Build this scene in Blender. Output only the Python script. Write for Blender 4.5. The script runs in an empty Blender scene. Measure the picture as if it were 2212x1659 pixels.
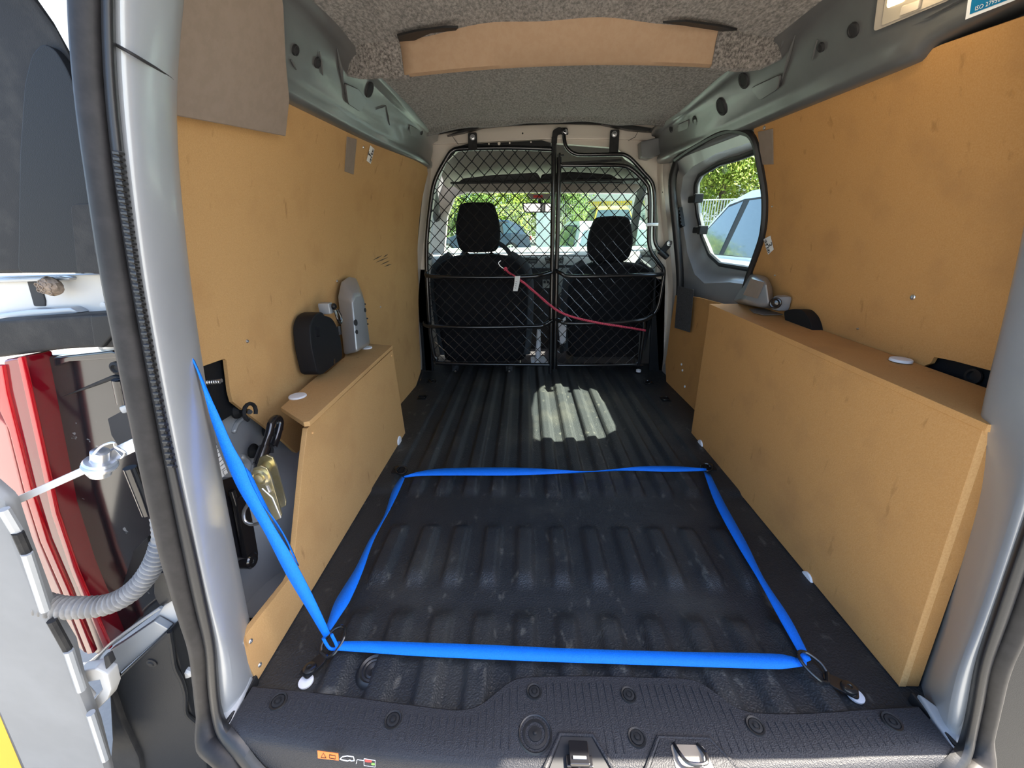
import bpy, bmesh, math, random
from mathutils import Vector, Matrix
from mathutils.geometry import tessellate_polygon
random.seed(7)
scene = bpy.context.scene
COL = scene.collection
R = math.radians

# ------------------------------------------------------------------ camera
F = 830.0
_p, _y, _r = R(21.27), R(2.2), R(-0.85)
CAM = Vector((-0.086, 0.0, 0.77))
_Z = Matrix.Rotation(_y, 3, 'Z')
_rt = _Z @ Vector((1, 0, 0))
FW = _Z @ Vector((0, math.cos(_p), -math.sin(_p)))
_up = _Z @ Vector((0, math.sin(_p), math.cos(_p)))
RT = _rt * math.cos(_r) + _up * math.sin(_r)
UP = -_rt * math.sin(_r) + _up * math.cos(_r)
cd = bpy.data.cameras.new('camera')
cd.sensor_fit = 'HORIZONTAL'; cd.sensor_width = 36.0
cd.lens = F / 2212 * 36.0
cd.clip_start = 0.01; cd.clip_end = 500
cam = bpy.data.objects.new('camera', cd); COL.objects.link(cam)
m = Matrix((RT, UP, -FW)).transposed().to_4x4(); m.translation = CAM
cam.matrix_world = m
scene.camera = cam

# ------------------------------------------------------------------ light
SUND = Vector((-0.745, -0.13, -1.0)).normalized()
w = bpy.data.worlds.new('sky'); scene.world = w; w.use_nodes = True
nt = w.node_tree; nt.nodes.clear()
wo = nt.nodes.new('ShaderNodeOutputWorld'); bg = nt.nodes.new('ShaderNodeBackground')
sk = nt.nodes.new('ShaderNodeTexSky'); sk.sky_type = 'NISHITA'; sk.sun_disc = False
sk.sun_elevation = R(54); sk.sun_rotation = R(80); sk.dust_density = 2.5; sk.air_density = 1.0; sk.ozone_density = 1.0
nt.links.new(sk.outputs[0], bg.inputs[0]); nt.links.new(bg.outputs[0], wo.inputs[0])
bg.inputs[1].default_value = 0.42
sl = bpy.data.lights.new('sun', 'SUN'); sl.energy = 23; sl.angle = R(0.6); sl.color = (1.0, .92, .78)
so = bpy.data.objects.new('sun', sl); COL.objects.link(so)
so.rotation_euler = SUND.to_track_quat('-Z', 'Y').to_euler()
vs = scene.view_settings
vs.view_transform = 'Standard'; vs.look = 'None'; vs.gamma = 1.0; vs.use_curve_mapping = False
vs.exposure = 1.0

# ------------------------------------------------------------------ pixel helpers (a pixel gives a direction, the plane gives the distance)
def ray(px, py): return FW + RT * ((px - 1106) / F) - UP * ((py - 829.5) / F)
def onplane(px, py, n, d):
    r = ray(px, py); n = Vector(n)
    return CAM + r * ((d - CAM.dot(n)) / r.dot(n))
def PX(px, py, x): return onplane(px, py, (1, 0, 0), x)
def PY(px, py, y): return onplane(px, py, (0, 1, 0), y)
def PZ(px, py, z): return onplane(px, py, (0, 0, 1), z)
def lerp(a, b, t): return a + (b - a) * t
def interp(tab, v):
    if v <= tab[0][0]: return tab[0][1]
    for (a, b), (c, d) in zip(tab, tab[1:]):
        if v <= c: return b + (d - b) * (v - a) / (c - a)
    return tab[-1][1]
def sstep(a, b, v):
    t = max(0, min(1, (v - a) / (b - a))); return t * t * (3 - 2 * t)
WT = [(-.2, .69), (0, .70), (.15, .72), (.3, .73), (.45, .73), (.6, .722), (.7, .712), (.8, .695), (.88, .677), (.95, .655), (1.0, .637), (1.06, .613), (1.12, .585), (1.2, .54)]
def xw(z, y, taper=.055):
    return interp(WT, z) - taper * sstep(1.4, 2.1, y) * max(0, min(1, (1.2 - z) / .15)) * (0.4 + .6 * min(1, max(0, z) / .5))
def W(px, py, side, off=0.0, taper=.055):
    x = .7
    for i in range(30):
        P = PX(px, py, side * x); x = .5 * x + .5 * (xw(P.z, P.y, taper) + off)
    return PX(px, py, side * x)

# ------------------------------------------------------------------ materials
MATS = {}
def mat(name, col, rough=.5, metal=0, noise=None, bump=None, coat=0, spec=.5, emit=None, trans=0, sheen=0):
    """noise=(scale, colour2, contrast_lo, contrast_hi[, detail, stretch]) ; bump=(kind, scale, strength)"""
    m = bpy.data.materials.new(name); m.use_nodes = True
    nt = m.node_tree; b = nt.nodes['Principled BSDF']; L = nt.links
    b.inputs['Base Color'].default_value = (*col, 1); b.inputs['Roughness'].default_value = rough
    b.inputs['Metallic'].default_value = metal; b.inputs['Specular IOR Level'].default_value = spec
    b.inputs['Coat Weight'].default_value = coat; b.inputs['Coat Roughness'].default_value = .1
    if sheen: b.inputs['Sheen Weight'].default_value = sheen
    if trans: b.inputs['Transmission Weight'].default_value = trans
    if emit: b.inputs['Emission Color'].default_value = (*emit[0], 1); b.inputs['Emission Strength'].default_value = emit[1]
    if noise or bump:
        tc = nt.nodes.new('ShaderNodeTexCoord')
        ge = nt.nodes.new('ShaderNodeNewGeometry')
    if noise:
        src = ge.outputs['Position']
        if len(noise) > 5:
            mp = nt.nodes.new('ShaderNodeMapping'); mp.inputs['Scale'].default_value = noise[5]
            L.new(src, mp.inputs[0]); src = mp.outputs[0]
        n = nt.nodes.new('ShaderNodeTexNoise'); n.inputs['Scale'].default_value = noise[0]
        n.inputs['Detail'].default_value = noise[4] if len(noise) > 4 else 4; n.inputs['Roughness'].default_value = .65
        L.new(src, n.inputs['Vector'])
        cr = nt.nodes.new('ShaderNodeValToRGB')
        cr.color_ramp.elements[0].position = noise[2]; cr.color_ramp.elements[1].position = noise[3]
        cr.color_ramp.elements[0].color = (*col, 1); cr.color_ramp.elements[1].color = (*noise[1], 1)
        L.new(n.outputs['Fac'], cr.inputs[0]); L.new(cr.outputs[0], b.inputs['Base Color'])
    if bump:
        if bump[0] == 'v':
            t = nt.nodes.new('ShaderNodeTexVoronoi'); t.feature = 'SMOOTH_F1'; out = 'Distance'
        else:
            t = nt.nodes.new('ShaderNodeTexNoise'); t.inputs['Detail'].default_value = 3; out = 'Fac'
        t.inputs['Scale'].default_value = bump[1]
        L.new(ge.outputs['Position'], t.inputs['Vector'])
        bu = nt.nodes.new('ShaderNodeBump'); bu.inputs['Strength'].default_value = bump[2]; bu.inputs['Distance'].default_value = .002
        L.new(t.outputs[out], bu.inputs['Height']); L.new(bu.outputs[0], b.inputs['Normal'])
    MATS[name] = m
    return m
def second_noise(m, scale, lo, hi, col, fac=1.0, stretch=(1, 1, 1)):
    """lay a second noise-masked colour (stains, dust) over the base colour"""
    nt = m.node_tree; L = nt.links; b = nt.nodes['Principled BSDF']
    ge = nt.nodes.new('ShaderNodeNewGeometry'); mp = nt.nodes.new('ShaderNodeMapping'); mp.inputs['Scale'].default_value = stretch
    L.new(ge.outputs['Position'], mp.inputs[0])
    n = nt.nodes.new('ShaderNodeTexNoise'); n.inputs['Scale'].default_value = scale; n.inputs['Detail'].default_value = 5
    L.new(mp.outputs[0], n.inputs['Vector'])
    mr = nt.nodes.new('ShaderNodeMapRange'); mr.inputs[1].default_value = lo; mr.inputs[2].default_value = hi; mr.inputs[4].default_value = fac
    L.new(n.outputs['Fac'], mr.inputs[0])
    mx = nt.nodes.new('ShaderNodeMixRGB'); mx.inputs[2].default_value = (*col, 1)
    L.new(mr.outputs[0], mx.inputs[0])
    ib = b.inputs['Base Color']
    if ib.is_linked: L.new(ib.links[0].from_socket, mx.inputs[1])
    else: mx.inputs[1].default_value = ib.default_value
    L.new(mx.outputs[0], ib)

M = MATS
mat('mdf', (.47, .235, .075), .75, noise=(420, (.53, .285, .105), .35, .7, 3), bump=('n', 500, .15), spec=.25)
second_noise(M['mdf'], 9, .52, .72, (.40, .205, .075), .7)
second_noise(M['mdf'], 26, .66, .74, (.30, .15, .05), .55, (1.5, 1.5, .55))
mat('mdf_light', (.47, .275, .110), .75, noise=(420, (.54, .325, .138), .35, .7, 3), bump=('n', 500, .15), spec=.25)
second_noise(M['mdf_light'], 8, .5, .75, (.42, .235, .095), .8)
second_noise(M['mdf_light'], 24, .66, .74, (.27, .14, .05), .6, (1.5, 1.5, .5))
mat('mdf_edge', (.66, .38, .15), .8, noise=(300, (.58, .31, .11), .4, .7, 3))
mat('silver_paint', (.35, .365, .38), .34, .3, coat=.35, noise=(5, (.325, .34, .355), .4, .6))
mat('door_paint', (.19, .193, .196), .5, .0, noise=(5, (.17, .173, .176), .4, .6), spec=.3)
mat('shaded_rail_paint', (.120, .122, .123), .36, .25, coat=.3, noise=(6, (.135, .138, .140), .4, .6))  # silver body paint darkened to imitate the dim light under the roof
mat('sunlit_silver_paint', (.62, .55, .47), .4, .2, coat=.2)  # silver body paint with the warm cast of sunlight put into its colour
mat('white_paint', (.50, .49, .47), .4, 0, coat=.2)
mat('floor_rubber', (.018, .020, .023), .46, noise=(900, (.028, .030, .032), .4, .7, 2), bump=('v', 330, .6), spec=.38)
second_noise(M['floor_rubber'], 5, .5, .75, (.055, .053, .047), .8)
second_noise(M['floor_rubber'], 45, .62, .72, (.12, .115, .10), .55, (1, .5, 1))
mat('sill_plastic', (.022, .022, .025), .6, noise=(700, (.036, .036, .040), .4, .7, 2), bump=('v', 600, .5), spec=.28)
mat('rubber', (.014, .014, .015), .42, bump=('n', 200, .1))
mat('rubber_dusty', (.014, .013, .013), .5, noise=(40, (.022, .020, .020), .4, .65), spec=.25)
mat('black_plastic', (.010, .011, .013), .5, spec=.22, bump=('n', 900, .2))
mat('grey_black_plastic', (.017, .017, .018), .6, spec=.2, noise=(30, (.030, .029, .028), .45, .7), bump=('n', 700, .2))
mat('gloss_black', (.010, .010, .012), .12, coat=.6)
second_noise(M['gloss_black'], 60, .68, .72, (.25, .25, .25), .6)
mat('black_metal', (.010, .010, .011), .22, .0, coat=.5)
mat('wire', (.016, .016, .018), .28, coat=.6)
mat('felt', (.075, .069, .064), .95, noise=(170, (.30, .275, .255), .38, .66, 6, (1, .5, 1)), bump=('n', 500, .8), spec=.1, sheen=.3)
mat('felt_dark', (.045, .045, .048), .95, noise=(350, (.13, .13, .135), .4, .7, 5), bump=('n', 500, .8), spec=.1)
mat('cardboard', (.33, .22, .14), .85, noise=(60, (.35, .24, .155), .4, .6), spec=.2)
mat('grey_tape', (.245, .195, .155), .8, noise=(50, (.265, .21, .17), .4, .6), spec=.2)
mat('webbing', (.0, .155, .74), .62, noise=(500, (.0, .19, .86), .4, .6, 2), bump=('n', 700, .4), spec=.35)
mat('zinc', (.58, .50, .27), .28, .9, noise=(30, (.66, .60, .42), .4, .65))
mat('steel', (.62, .62, .63), .3, .9)
mat('white_plastic', (.74, .74, .76), .45)
mat('paper', (.78, .77, .74), .8)
mat('ink', (.02, .02, .02), .8)
mat('seat_fabric', (.010, .0105, .013), .9, noise=(500, (.017, .017, .020), .4, .7, 2), bump=('n', 900, .5), spec=.2)
mat('seat_side', (.055, .062, .070), .85, bump=('n', 700, .4), spec=.2)
mat('cab_trim', (.30, .27, .245), .85)
mat('cab_dark', (.018, .018, .020), .7)
mat('cab_liner', (.34, .31, .28), .9)
mat('dash_light', (.34, .36, .34), .7)
mat('mirror', (.75, .75, .76), .04, 1)
mat('red_lens', (.50, .004, .012), .12, coat=.8, trans=.15)
mat('dark_red_lens', (.16, .004, .010), .12, coat=.8)
mat('pink_lens', (.42, .13, .11), .15, coat=.8)
mat('cord_pink', (.75, .06, .10), .7)
mat('orange', (.85, .17, .02), .6)
mat('blue_print', (.0, .17, .36), .5)
mat('green_print', (.2, .6, .08), .6)
mat('red_print', (.7, .03, .03), .6)
mat('white_print', (.85, .85, .85), .6)
mat('lamp_frame', (.42, .37, .31), .5)
mat('lamp_lens', (.33, .29, .24), .25, emit=((1, .78, .45), .06))
mat('lamp_bulb', (1, .85, .6), .3, emit=((1, .80, .45), 2.5))
mat('conduit', (.16, .155, .15), .6, noise=(40, (.24, .23, .215), .4, .65))
mat('nest', (.26, .20, .15), .95, noise=(200, (.17, .13, .10), .4, .6))
mat('asphalt', (.15, .147, .14), .9, noise=(90, (.20, .195, .18), .35, .7), bump=('n', 120, .4))
second_noise(M['asphalt'], .35, .45, .65, (.24, .225, .195), .7)
mat('yellow', (.80, .45, .03), .7)
mat('leaf', (.16, .26, .03), .7, noise=(1.6, (.33, .36, .05), .35, .65), spec=.2)
mat('leaf_dark', (.08, .15, .03), .7, noise=(1.6, (.17, .24, .05), .35, .65), spec=.2)
mat('bark', (.10, .075, .05), .9)
mat('fence', (.30, .33, .32), .6)
mat('facade', (.62, .61, .58), .8)
mat('car_white', (.66, .68, .70), .25, .1, coat=.8)
mat('car_blue', (.05, .075, .12), .25, .3, coat=.8)
mat('car_grey', (.20, .23, .26), .25, .3, coat=.8)
mat('car_yellow', (.75, .50, .03), .3, .0, coat=.6)
mat('car_glass', (.05, .08, .10), .04, 0, coat=1)
mat('tyre', (.015, .015, .015), .8)
# window glass: clear with a little reflection and a faint tint
def glassmat(name, tint, refl=.05):
    m = bpy.data.materials.new(name); m.use_nodes = True; nt = m.node_tree; nt.nodes.clear()
    o = nt.nodes.new('ShaderNodeOutputMaterial'); t = nt.nodes.new('ShaderNodeBsdfTransparent'); g = nt.nodes.new('ShaderNodeBsdfGlossy')
    mx = nt.nodes.new('ShaderNodeMixShader'); mx.inputs[0].default_value = refl
    t.inputs[0].default_value = (*tint, 1); g.inputs['Roughness'].default_value = .02
    nt.links.new(t.outputs[0], mx.inputs[1]); nt.links.new(g.outputs[0], mx.inputs[2]); nt.links.new(mx.outputs[0], o.inputs[0])
    MATS[name] = m
glassmat('glass', (.86, .93, .90)); glassmat('glass_screen', (.74, .86, .80), .06)
# chequered cord
m_ = M['cord_pink']; nt_ = m_.node_tree
ck = nt_.nodes.new('ShaderNodeTexChecker'); ck.inputs['Scale'].default_value = 210
ck.inputs[1].default_value = (.85, .09, .14, 1); ck.inputs[2].default_value = (.25, .02, .05, 1)
ge_ = nt_.nodes.new('ShaderNodeNewGeometry'); nt_.links.new(ge_.outputs['Position'], ck.inputs[0]); nt_.links.new(ck.outputs[0], nt_.nodes['Principled BSDF'].inputs['Base Color'])

# ------------------------------------------------------------------ mesh builder
class MB:
    def __init__(s): s.v = []; s.f = []
    def add(s, vs, fs):
        o = len(s.v); s.v += [Vector(v) for v in vs]; s.f += [tuple(o + i for i in f) for f in fs]; return s
    def box(s, a, b):
        (x0, y0, z0), (x1, y1, z1) = a, b
        vs = [(x, y, z) for z in (z0, z1) for y in (y0, y1) for x in (x0, x1)]
        return s.add(vs, [(0, 2, 3, 1), (4, 5, 7, 6), (0, 1, 5, 4), (2, 6, 7, 3), (0, 4, 6, 2), (1, 3, 7, 5)])
    def grid(s, rows, close=False):
        o = len(s.v); n = len(rows[0])
        for r in rows: s.v += [Vector(p) for p in r]
        for i in range(len(rows) - 1):
            for j in range(n if close else n - 1):
                k = (j + 1) % n
                s.f.append((o + i * n + j, o + i * n + k, o + (i + 1) * n + k, o + (i + 1) * n + j))
        return s
    def tube(s, path, r, sides=8, closed=False, caps=True):
        path = [Vector(p) for p in path]; n = len(path)
        rows = []; up = None
        for i, p in enumerate(path):
            if closed: t = path[(i + 1) % n] - path[i - 1]
            else: t = path[min(i + 1, n - 1)] - path[max(i - 1, 0)]
            if t.length < 1e-9: t = Vector((0, 0, 1))
            t.normalize()
            if up is None:
                up = Vector((0, 0, 1)) if abs(t.z) < .9 else Vector((1, 0, 0))
            up = (up - t * up.dot(t))
            if up.length < 1e-6: up = t.orthogonal()
            up.normalize(); sd = t.cross(up)
            rr = r[i] if isinstance(r, (list, tuple)) else r
            rows.append([p + (up * math.cos(a) + sd * math.sin(a)) * rr for a in [2 * math.pi * k / sides for k in range(sides)]])
        if closed: rows.append(rows[0])
        o = len(s.v); s.grid(rows, close=True)
        if caps and not closed:
            s.f.append(tuple(o + k for k in reversed(range(sides)))); s.f.append(tuple(o + (n - 1) * sides + k for k in range(sides)))
        return s
    def prism(s, pts, vec):
        """closed polygon of 3D points pushed along vec"""
        pts = [Vector(p) for p in pts]; n = len(pts); vec = Vector(vec)
        o = len(s.v); s.v += pts + [p + vec for p in pts]
        tri = tessellate_polygon([pts])
        for t in tri: s.f.append(tuple(o + i for i in t)); s.f.append(tuple(o + n + i for i in reversed(t)))
        for i in range(n):
            j = (i + 1) % n; s.f.append((o + i, o + j, o + n + j, o + n + i))
        return s
    def lathe(s, base, axis, prof, sides=20):
        """prof: list of (radius, height along axis)"""
        axis = Vector(axis).normalized(); u = axis.orthogonal().normalized(); v = axis.cross(u); base = Vector(base)
        rows = [[base + axis * h + (u * math.cos(a) + v * math.sin(a)) * max(rr, 1e-5) for a in [2 * math.pi * k / sides for k in range(sides)]] for rr, h in prof]
        return s.grid(rows, close=True)
    def torus(s, c, axis, R_, r, n=20, sides=8, squash=None):
        axis = Vector(axis).normalized(); u = axis.orthogonal().normalized(); v = axis.cross(u)
        if squash: u, v, a_, b_ = squash[0].normalized(), axis.cross(squash[0]).normalized(), squash[1], squash[2]
        else: a_ = b_ = 1
        return s.tube([Vector(c) + u * math.cos(2 * math.pi * k / n) * R_ * a_ + v * math.sin(2 * math.pi * k / n) * R_ * b_ for k in range(n)], r, sides, closed=True)
    def hull(s, pts):
        bm = bmesh.new()
        for p in pts: bm.verts.new(p)
        bmesh.ops.convex_hull(bm, input=bm.verts)
        bm.verts.index_update(); vs = [v for v in bm.verts if v.link_faces]
        ix = {v: i for i, v in enumerate(vs)}
        s.add([v.co.copy() for v in vs], [tuple(ix[v] for v in f.verts) for f in bm.faces]); bm.free(); return s
    def build(s, name, m, parent=None, smooth=False, bevel=0, subsurf=0, weld=True, seg=2, flat_angle=40):
        bm = bmesh.new()
        vs = [bm.verts.new(v) for v in s.v]
        for f in s.f:
            try: bm.faces.new([vs[i] for i in f])
            except ValueError: pass
        if weld: bmesh.ops.remove_doubles(bm, verts=bm.verts, dist=1e-5)
        bmesh.ops.recalc_face_normals(bm, faces=bm.faces)
        if bevel:
            bmesh.ops.dissolve_limit(bm, angle_limit=R(1), verts=bm.verts, edges=bm.edges)
            ed = [e for e in bm.edges if len(e.link_faces) == 2 and e.calc_face_angle(0) > R(25)]
            try: bmesh.ops.bevel(bm, geom=ed, offset=bevel, segments=seg, profile=.5, affect='EDGES', clamp_overlap=True)
            except Exception: pass
        ob = link(name, bm, m, parent, smooth or bool(bevel), subsurf, flat_angle)
        if bevel:
            wn = ob.modifiers.new('wn', 'WEIGHTED_NORMAL'); wn.keep_sharp = True
        return ob
def link(name, bm, m, parent=None, smooth=False, subsurf=0, flat_angle=40):
    me = bpy.data.meshes.new(name)
    xs = [v.co for v in bm.verts]
    if xs:
        lo = Vector((min(c.x for c in xs), min(c.y for c in xs), min(c.z for c in xs))); hi = Vector((max(c.x for c in xs), max(c.y for c in xs), max(c.z for c in xs)))
        o = Vector(((lo.x + hi.x) / 2, (lo.y + hi.y) / 2, lo.z))
    else: o = Vector((0, 0, 0))
    bmesh.ops.translate(bm, verts=bm.verts, vec=-o)
    if smooth:
        for f in bm.faces: f.smooth = True
        for e in bm.edges:
            if len(e.link_faces) == 2 and e.calc_face_angle(0) > R(flat_angle): e.smooth = False
    bm.to_mesh(me); bm.free()
    me.materials.append(M[m])
    ob = bpy.data.objects.new(name, me); COL.objects.link(ob)
    ob.location = o
    if subsurf:
        md = ob.modifiers.new('sub', 'SUBSURF'); md.levels = md.render_levels = subsurf
    if parent is not None:
        ob.parent = parent
        q = parent; base = Vector((0, 0, 0))
        while q is not None: base += q.location; q = q.parent
        ob.location = o - base
    return ob
def thing(name, label, cat, base, group=None):
    o = bpy.data.objects.new(name, None); COL.objects.link(o); o.empty_display_size = .05
    o.location = base; tag(o, label, cat, group); return o
def tag(o, label, cat=None, group=None, kind=None):
    o['label'] = label
    if cat: o['category'] = cat
    if group: o['group'] = group
    if kind: o['kind'] = kind
    return o
def struct(o, label, cat): return tag(o, label, cat, None, 'structure')
def sheet(name, loops, fmap, thick, m, parent=None, cuts_z=(), cuts_y=(), smooth=True):
    """loops: outer and holes as (y, z); fmap(y, z) -> 3D point; the sheet is given real thickness"""
    pts = [[Vector((y, z, 0)) for y, z in lp] for lp in loops]
    tri = tessellate_polygon(pts); flat = [p for lp in pts for p in lp]
    bm = bmesh.new(); vs = [bm.verts.new(p) for p in flat]
    for t in tri:
        try: bm.faces.new([vs[i] for i in t])
        except ValueError: pass
    for ax, cuts in ((1, cuts_z), (0, cuts_y)):
        n = Vector((0, 0, 0)); n[ax] = 1
        for c in cuts:
            co = Vector((0, 0, 0)); co[ax] = c
            bmesh.ops.bisect_plane(bm, geom=bm.verts[:] + bm.edges[:] + bm.faces[:], plane_co=co, plane_no=n)
    for v in bm.verts: v.co = fmap(v.co.x, v.co.y)
    bmesh.ops.recalc_face_normals(bm, faces=bm.faces)
    if thick:
        x0 = min(abs(v.co.x) for v in bm.verts); keep = bm.copy()
        bmesh.ops.solidify(bm, geom=bm.faces[:], thickness=thick)
        if min(abs(v.co.x) for v in bm.verts) < x0 - thick * .4:          # the thickness goes outwards, never into the load bay
            bm.free(); bm = keep; bmesh.ops.solidify(bm, geom=bm.faces[:], thickness=-thick)
        else: keep.free()
    bmesh.ops.recalc_face_normals(bm, faces=bm.faces)
    return link(name, bm, m, parent, smooth, flat_angle=35)
def fr(a, b, st):
    out = []; v = a
    while v < b: out.append(v); v += st
    return out
def rounded(pts, r, n=4):
    """round the corners of a closed 2D/3D polygon"""
    pts = [Vector(p) for p in pts]; out = []
    for i, p in enumerate(pts):
        a, b = pts[i - 1], pts[(i + 1) % len(pts)]
        da, db = (a - p), (b - p); ra = min(r, da.length * .45, db.length * .45)
        A, B = p + da.normalized() * ra, p + db.normalized() * ra
        for k in range(n + 1):
            t = k / n; out.append((1 - t) ** 2 * A + 2 * t * (1 - t) * p + t * t * B)
    return out
def smoothpath(pts, n=6, closed=False):
    P = [Vector(p) for p in pts]; out = []
    N = len(P)
    for i in range(N if closed else N - 1):
        if closed: p0, p1, p2, p3 = P[i - 1], P[i], P[(i + 1) % N], P[(i + 2) % N]
        else: p0, p1, p2, p3 = P[max(i - 1, 0)], P[i], P[i + 1], P[min(i + 2, N - 1)]
        for k in range(n):
            t = k / n
            out.append(.5 * ((2 * p1) + (p2 - p0) * t + (2 * p0 - 5 * p1 + 4 * p2 - p3) * t * t + (3 * p1 - p0 - 3 * p2 + p3) * t ** 3))
    if not closed: out.append(P[-1])
    return out
def text(body, size, origin, xdir, ydir, m, parent, name='lettering'):
    cu = bpy.data.curves.new(name, 'FONT'); cu.body = body; cu.size = size; cu.align_x = 'CENTER'; cu.align_y = 'CENTER'; cu.resolution_u = 2
    tmp = bpy.data.objects.new('tmp', cu); COL.objects.link(tmp)
    bpy.context.view_layer.update()
    me = bpy.data.meshes.new_from_object(tmp.evaluated_get(bpy.context.evaluated_depsgraph_get()))
    bpy.data.objects.remove(tmp); bpy.data.curves.remove(cu)
    x, y = Vector(xdir).normalized(), Vector(ydir).normalized()
    bm = bmesh.new(); bm.from_mesh(me); bpy.data.meshes.remove(me)
    for v in bm.verts: v.co = Vector(origin) + x * v.co.x + y * v.co.y
    return link(name, bm, m, parent)

# ================================================================== STRUCTURE
CZ = fr(0.05, 1.25, .05)
# ---- ribbed rubber floor
PITCH = .0885
def ribprof(x):
    if abs(x) > .492: return 0
    u = ((x + PITCH / 2) % PITCH) - PITCH / 2
    return 1 - sstep(.014, .028, abs(u))
def floor_z(x, y):
    e = ribprof(x)
    far = sstep(.985 + .02 * abs(x), 1.03 + .02 * abs(x), y)
    mid = sstep(.655, .70, y) * (1 - sstep(.845, .87, y))
    near = 1 - sstep(.575, .605, y)
    k = max(far, mid, near * .8)
    z = .0165 * e * k
    z -= .006 * sstep(.60, .64, y) * (1 - sstep(.60, .64, y)) 
    z += .010 * sstep(.515, .53, abs(x)) * sstep(1.0, 1.03, y)      # raised border along the wheel arches
    return z
mb = MB()
xs = fr(-.72, .7201, .0058); ys = fr(.40, 2.30, .0125)
mb.grid([[((max(-.592, min(.592, x)) if y < .44 else max(-.64, min(.64, x)) if y < .60 else x), y, floor_z(x, y)) for x in xs] for y in ys])
o = mb.build('floor', 'floor_rubber', smooth=True, flat_angle=80)
struct(o, 'black ribbed rubber load floor liner with leather grain', 'floor')
mb = MB(); mb.box((-.60, .38, -.10), (.60, .56, -.02)); mb.box((-.78, .56, -.10), (.78, 2.32, -.02)); o = mb.build('floor_pan', 'rubber'); struct(o, 'dark steel floor pan under the rubber liner', 'floor')

# ---- outer shell of the van (keeps the light out), with the window openings
def loop_round(y0, y1, z0, z1, r): return [(p.x, p.y) for p in rounded([Vector((y0, z0)), Vector((y1, z0)), Vector((y1, z1)), Vector((y0, z1))], r, 5)]
WIN = [(p.y, p.z) for p in [W(*q, 1, .07, 0) for q in [(1560, 571), (1536, 549), (1520, 510), (1510, 460), (1506, 425), (1506, 398), (1516, 378), (1560, 352), (1600, 341)]]]
WIN += [(1.50, 1.02), (1.46, .98), (1.45, .85), (1.46, .72), (1.50, .655), (1.56, .632)]
CABR = [(2.42, .66), (3.30, .60), (3.36, .66), (3.05, .95), (2.80, 1.06), (2.42, 1.10)]
CABL = CABR
shell_out = [(.62, -.32), (3.9, -.32), (3.9, .62), (3.45, .70), (3.0, 1.24), (.62, 1.24)]
def shellmap(s, off): return lambda y, z: Vector((s * (interp(WT, z) + off), y, z))
o = sheet('wall_left_shell', [shell_out, CABL], shellmap(-1, .095), .01, 'silver_paint', None, CZ); struct(o, 'silver outer side panel of the van, left side', 'van body')
o = sheet('wall_right_shell', [shell_out, WIN, CABR], shellmap(1, .072), .01, 'silver_paint', None, CZ); struct(o, 'silver outer side panel of the van with sliding door window', 'van body')
# roof and rear header
mb = MB()
mb.grid([[(x, y, 1.262 + .03 * (1 - (x / .62) ** 2)) for x in fr(-.70, .701, .1)] for y in (.44, 1.2, 2.2, 2.95)])
o = mb.build('ceiling_roof_skin', 'silver_paint', smooth=True); struct(o, 'silver painted roof skin above the felt headlining', 'roof')
mb = MB(); mb.box((-.62, .44, 1.17), (.62, .56, 1.25)); o = mb.build('trim_1', 'silver_paint', bevel=.01); struct(o, 'silver painted header beam over the rear opening', 'body frame')

# ---- felt headlining
def felt_z(x, y): return 1.2 + .035 * (1 - (x / .53) ** 2) + .004 * math.sin(9 * y + 3 * x) + .003 * math.sin(23 * x + 5 * y)
mb = MB(); ys = fr(.50, 2.02, .02); xs = fr(-.54, .5401, .02)
def ff(x, y):
    yy = y
    if y > 1.9: yy = y - .03 * abs(math.sin(7 * x + 1)) * (y - 1.9) / .1
    return (x * (1 + .012 * math.sin(31 * y) + .01 * math.sin(13 * y)), yy, felt_z(x, y) - (.012 * sstep(1.93, 2.0, y)))
mb.grid([[ff(x, y) for x in xs] for y in ys])
o = mb.build('ceiling', 'felt', smooth=True)
md = o.modifiers.new('t', 'SOLIDIFY'); md.thickness = .006; md.offset = 1
struct(o, 'mottled grey felt headlining of the load bay', 'ceiling')

# ---- steel cant rails
def rail(side, name, label):
    prof = lambda y: [(.66 - .05 * sstep(1.4, 2.1, y), 1.050 + .028 * min(1, max(0, y - .9))), (.612 - .05 * sstep(1.4, 2.1, y), 1.046 + .030 * min(1, max(0, y - .9))), (.598 - .05 * sstep(1.4, 2.1, y), 1.050 + .030 * min(1, max(0, y - .9))),
                      (.590 - .047 * sstep(1.4, 2.1, y), 1.062 + .028 * min(1, max(0, y - .9))), (.588 - .045 * sstep(1.4, 2.1, y), 1.078 + .025 * min(1, max(0, y - .9))), (.578 - .03 * sstep(1.4, 2.1, y), 1.095 + .018 * min(1, max(0, y - .9))), (.552 - .015 * sstep(1.4, 2.1, y), 1.145), (.532, 1.180), (.520, 1.189), (.508, 1.193), (.50, 1.22)]
    mb = MB(); ys = sorted(fr(.46, 2.13, .05) + [2.13, .842, .868])
    st = lambda y: (.018 * (1 - sstep(.845, .866, y)) if side > 0 else 0)
    mb.grid([[(side * x, y, z + (st(y) if i < 5 else 0)) for i, (x, z) in enumerate(prof(y))] for y in ys])
    o = mb.build(name, 'shaded_rail_paint', smooth=True, flat_angle=60)
    struct(o, label, 'body rail'); return o
railL = rail(-1, 'trim_2', 'silver steel roof rail coloured shaded dark grey above the wood panel with grey sheet')
railR = rail(1, 'trim_3', 'silver steel roof rail coloured shaded dark grey carrying the lit interior lamp')
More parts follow.
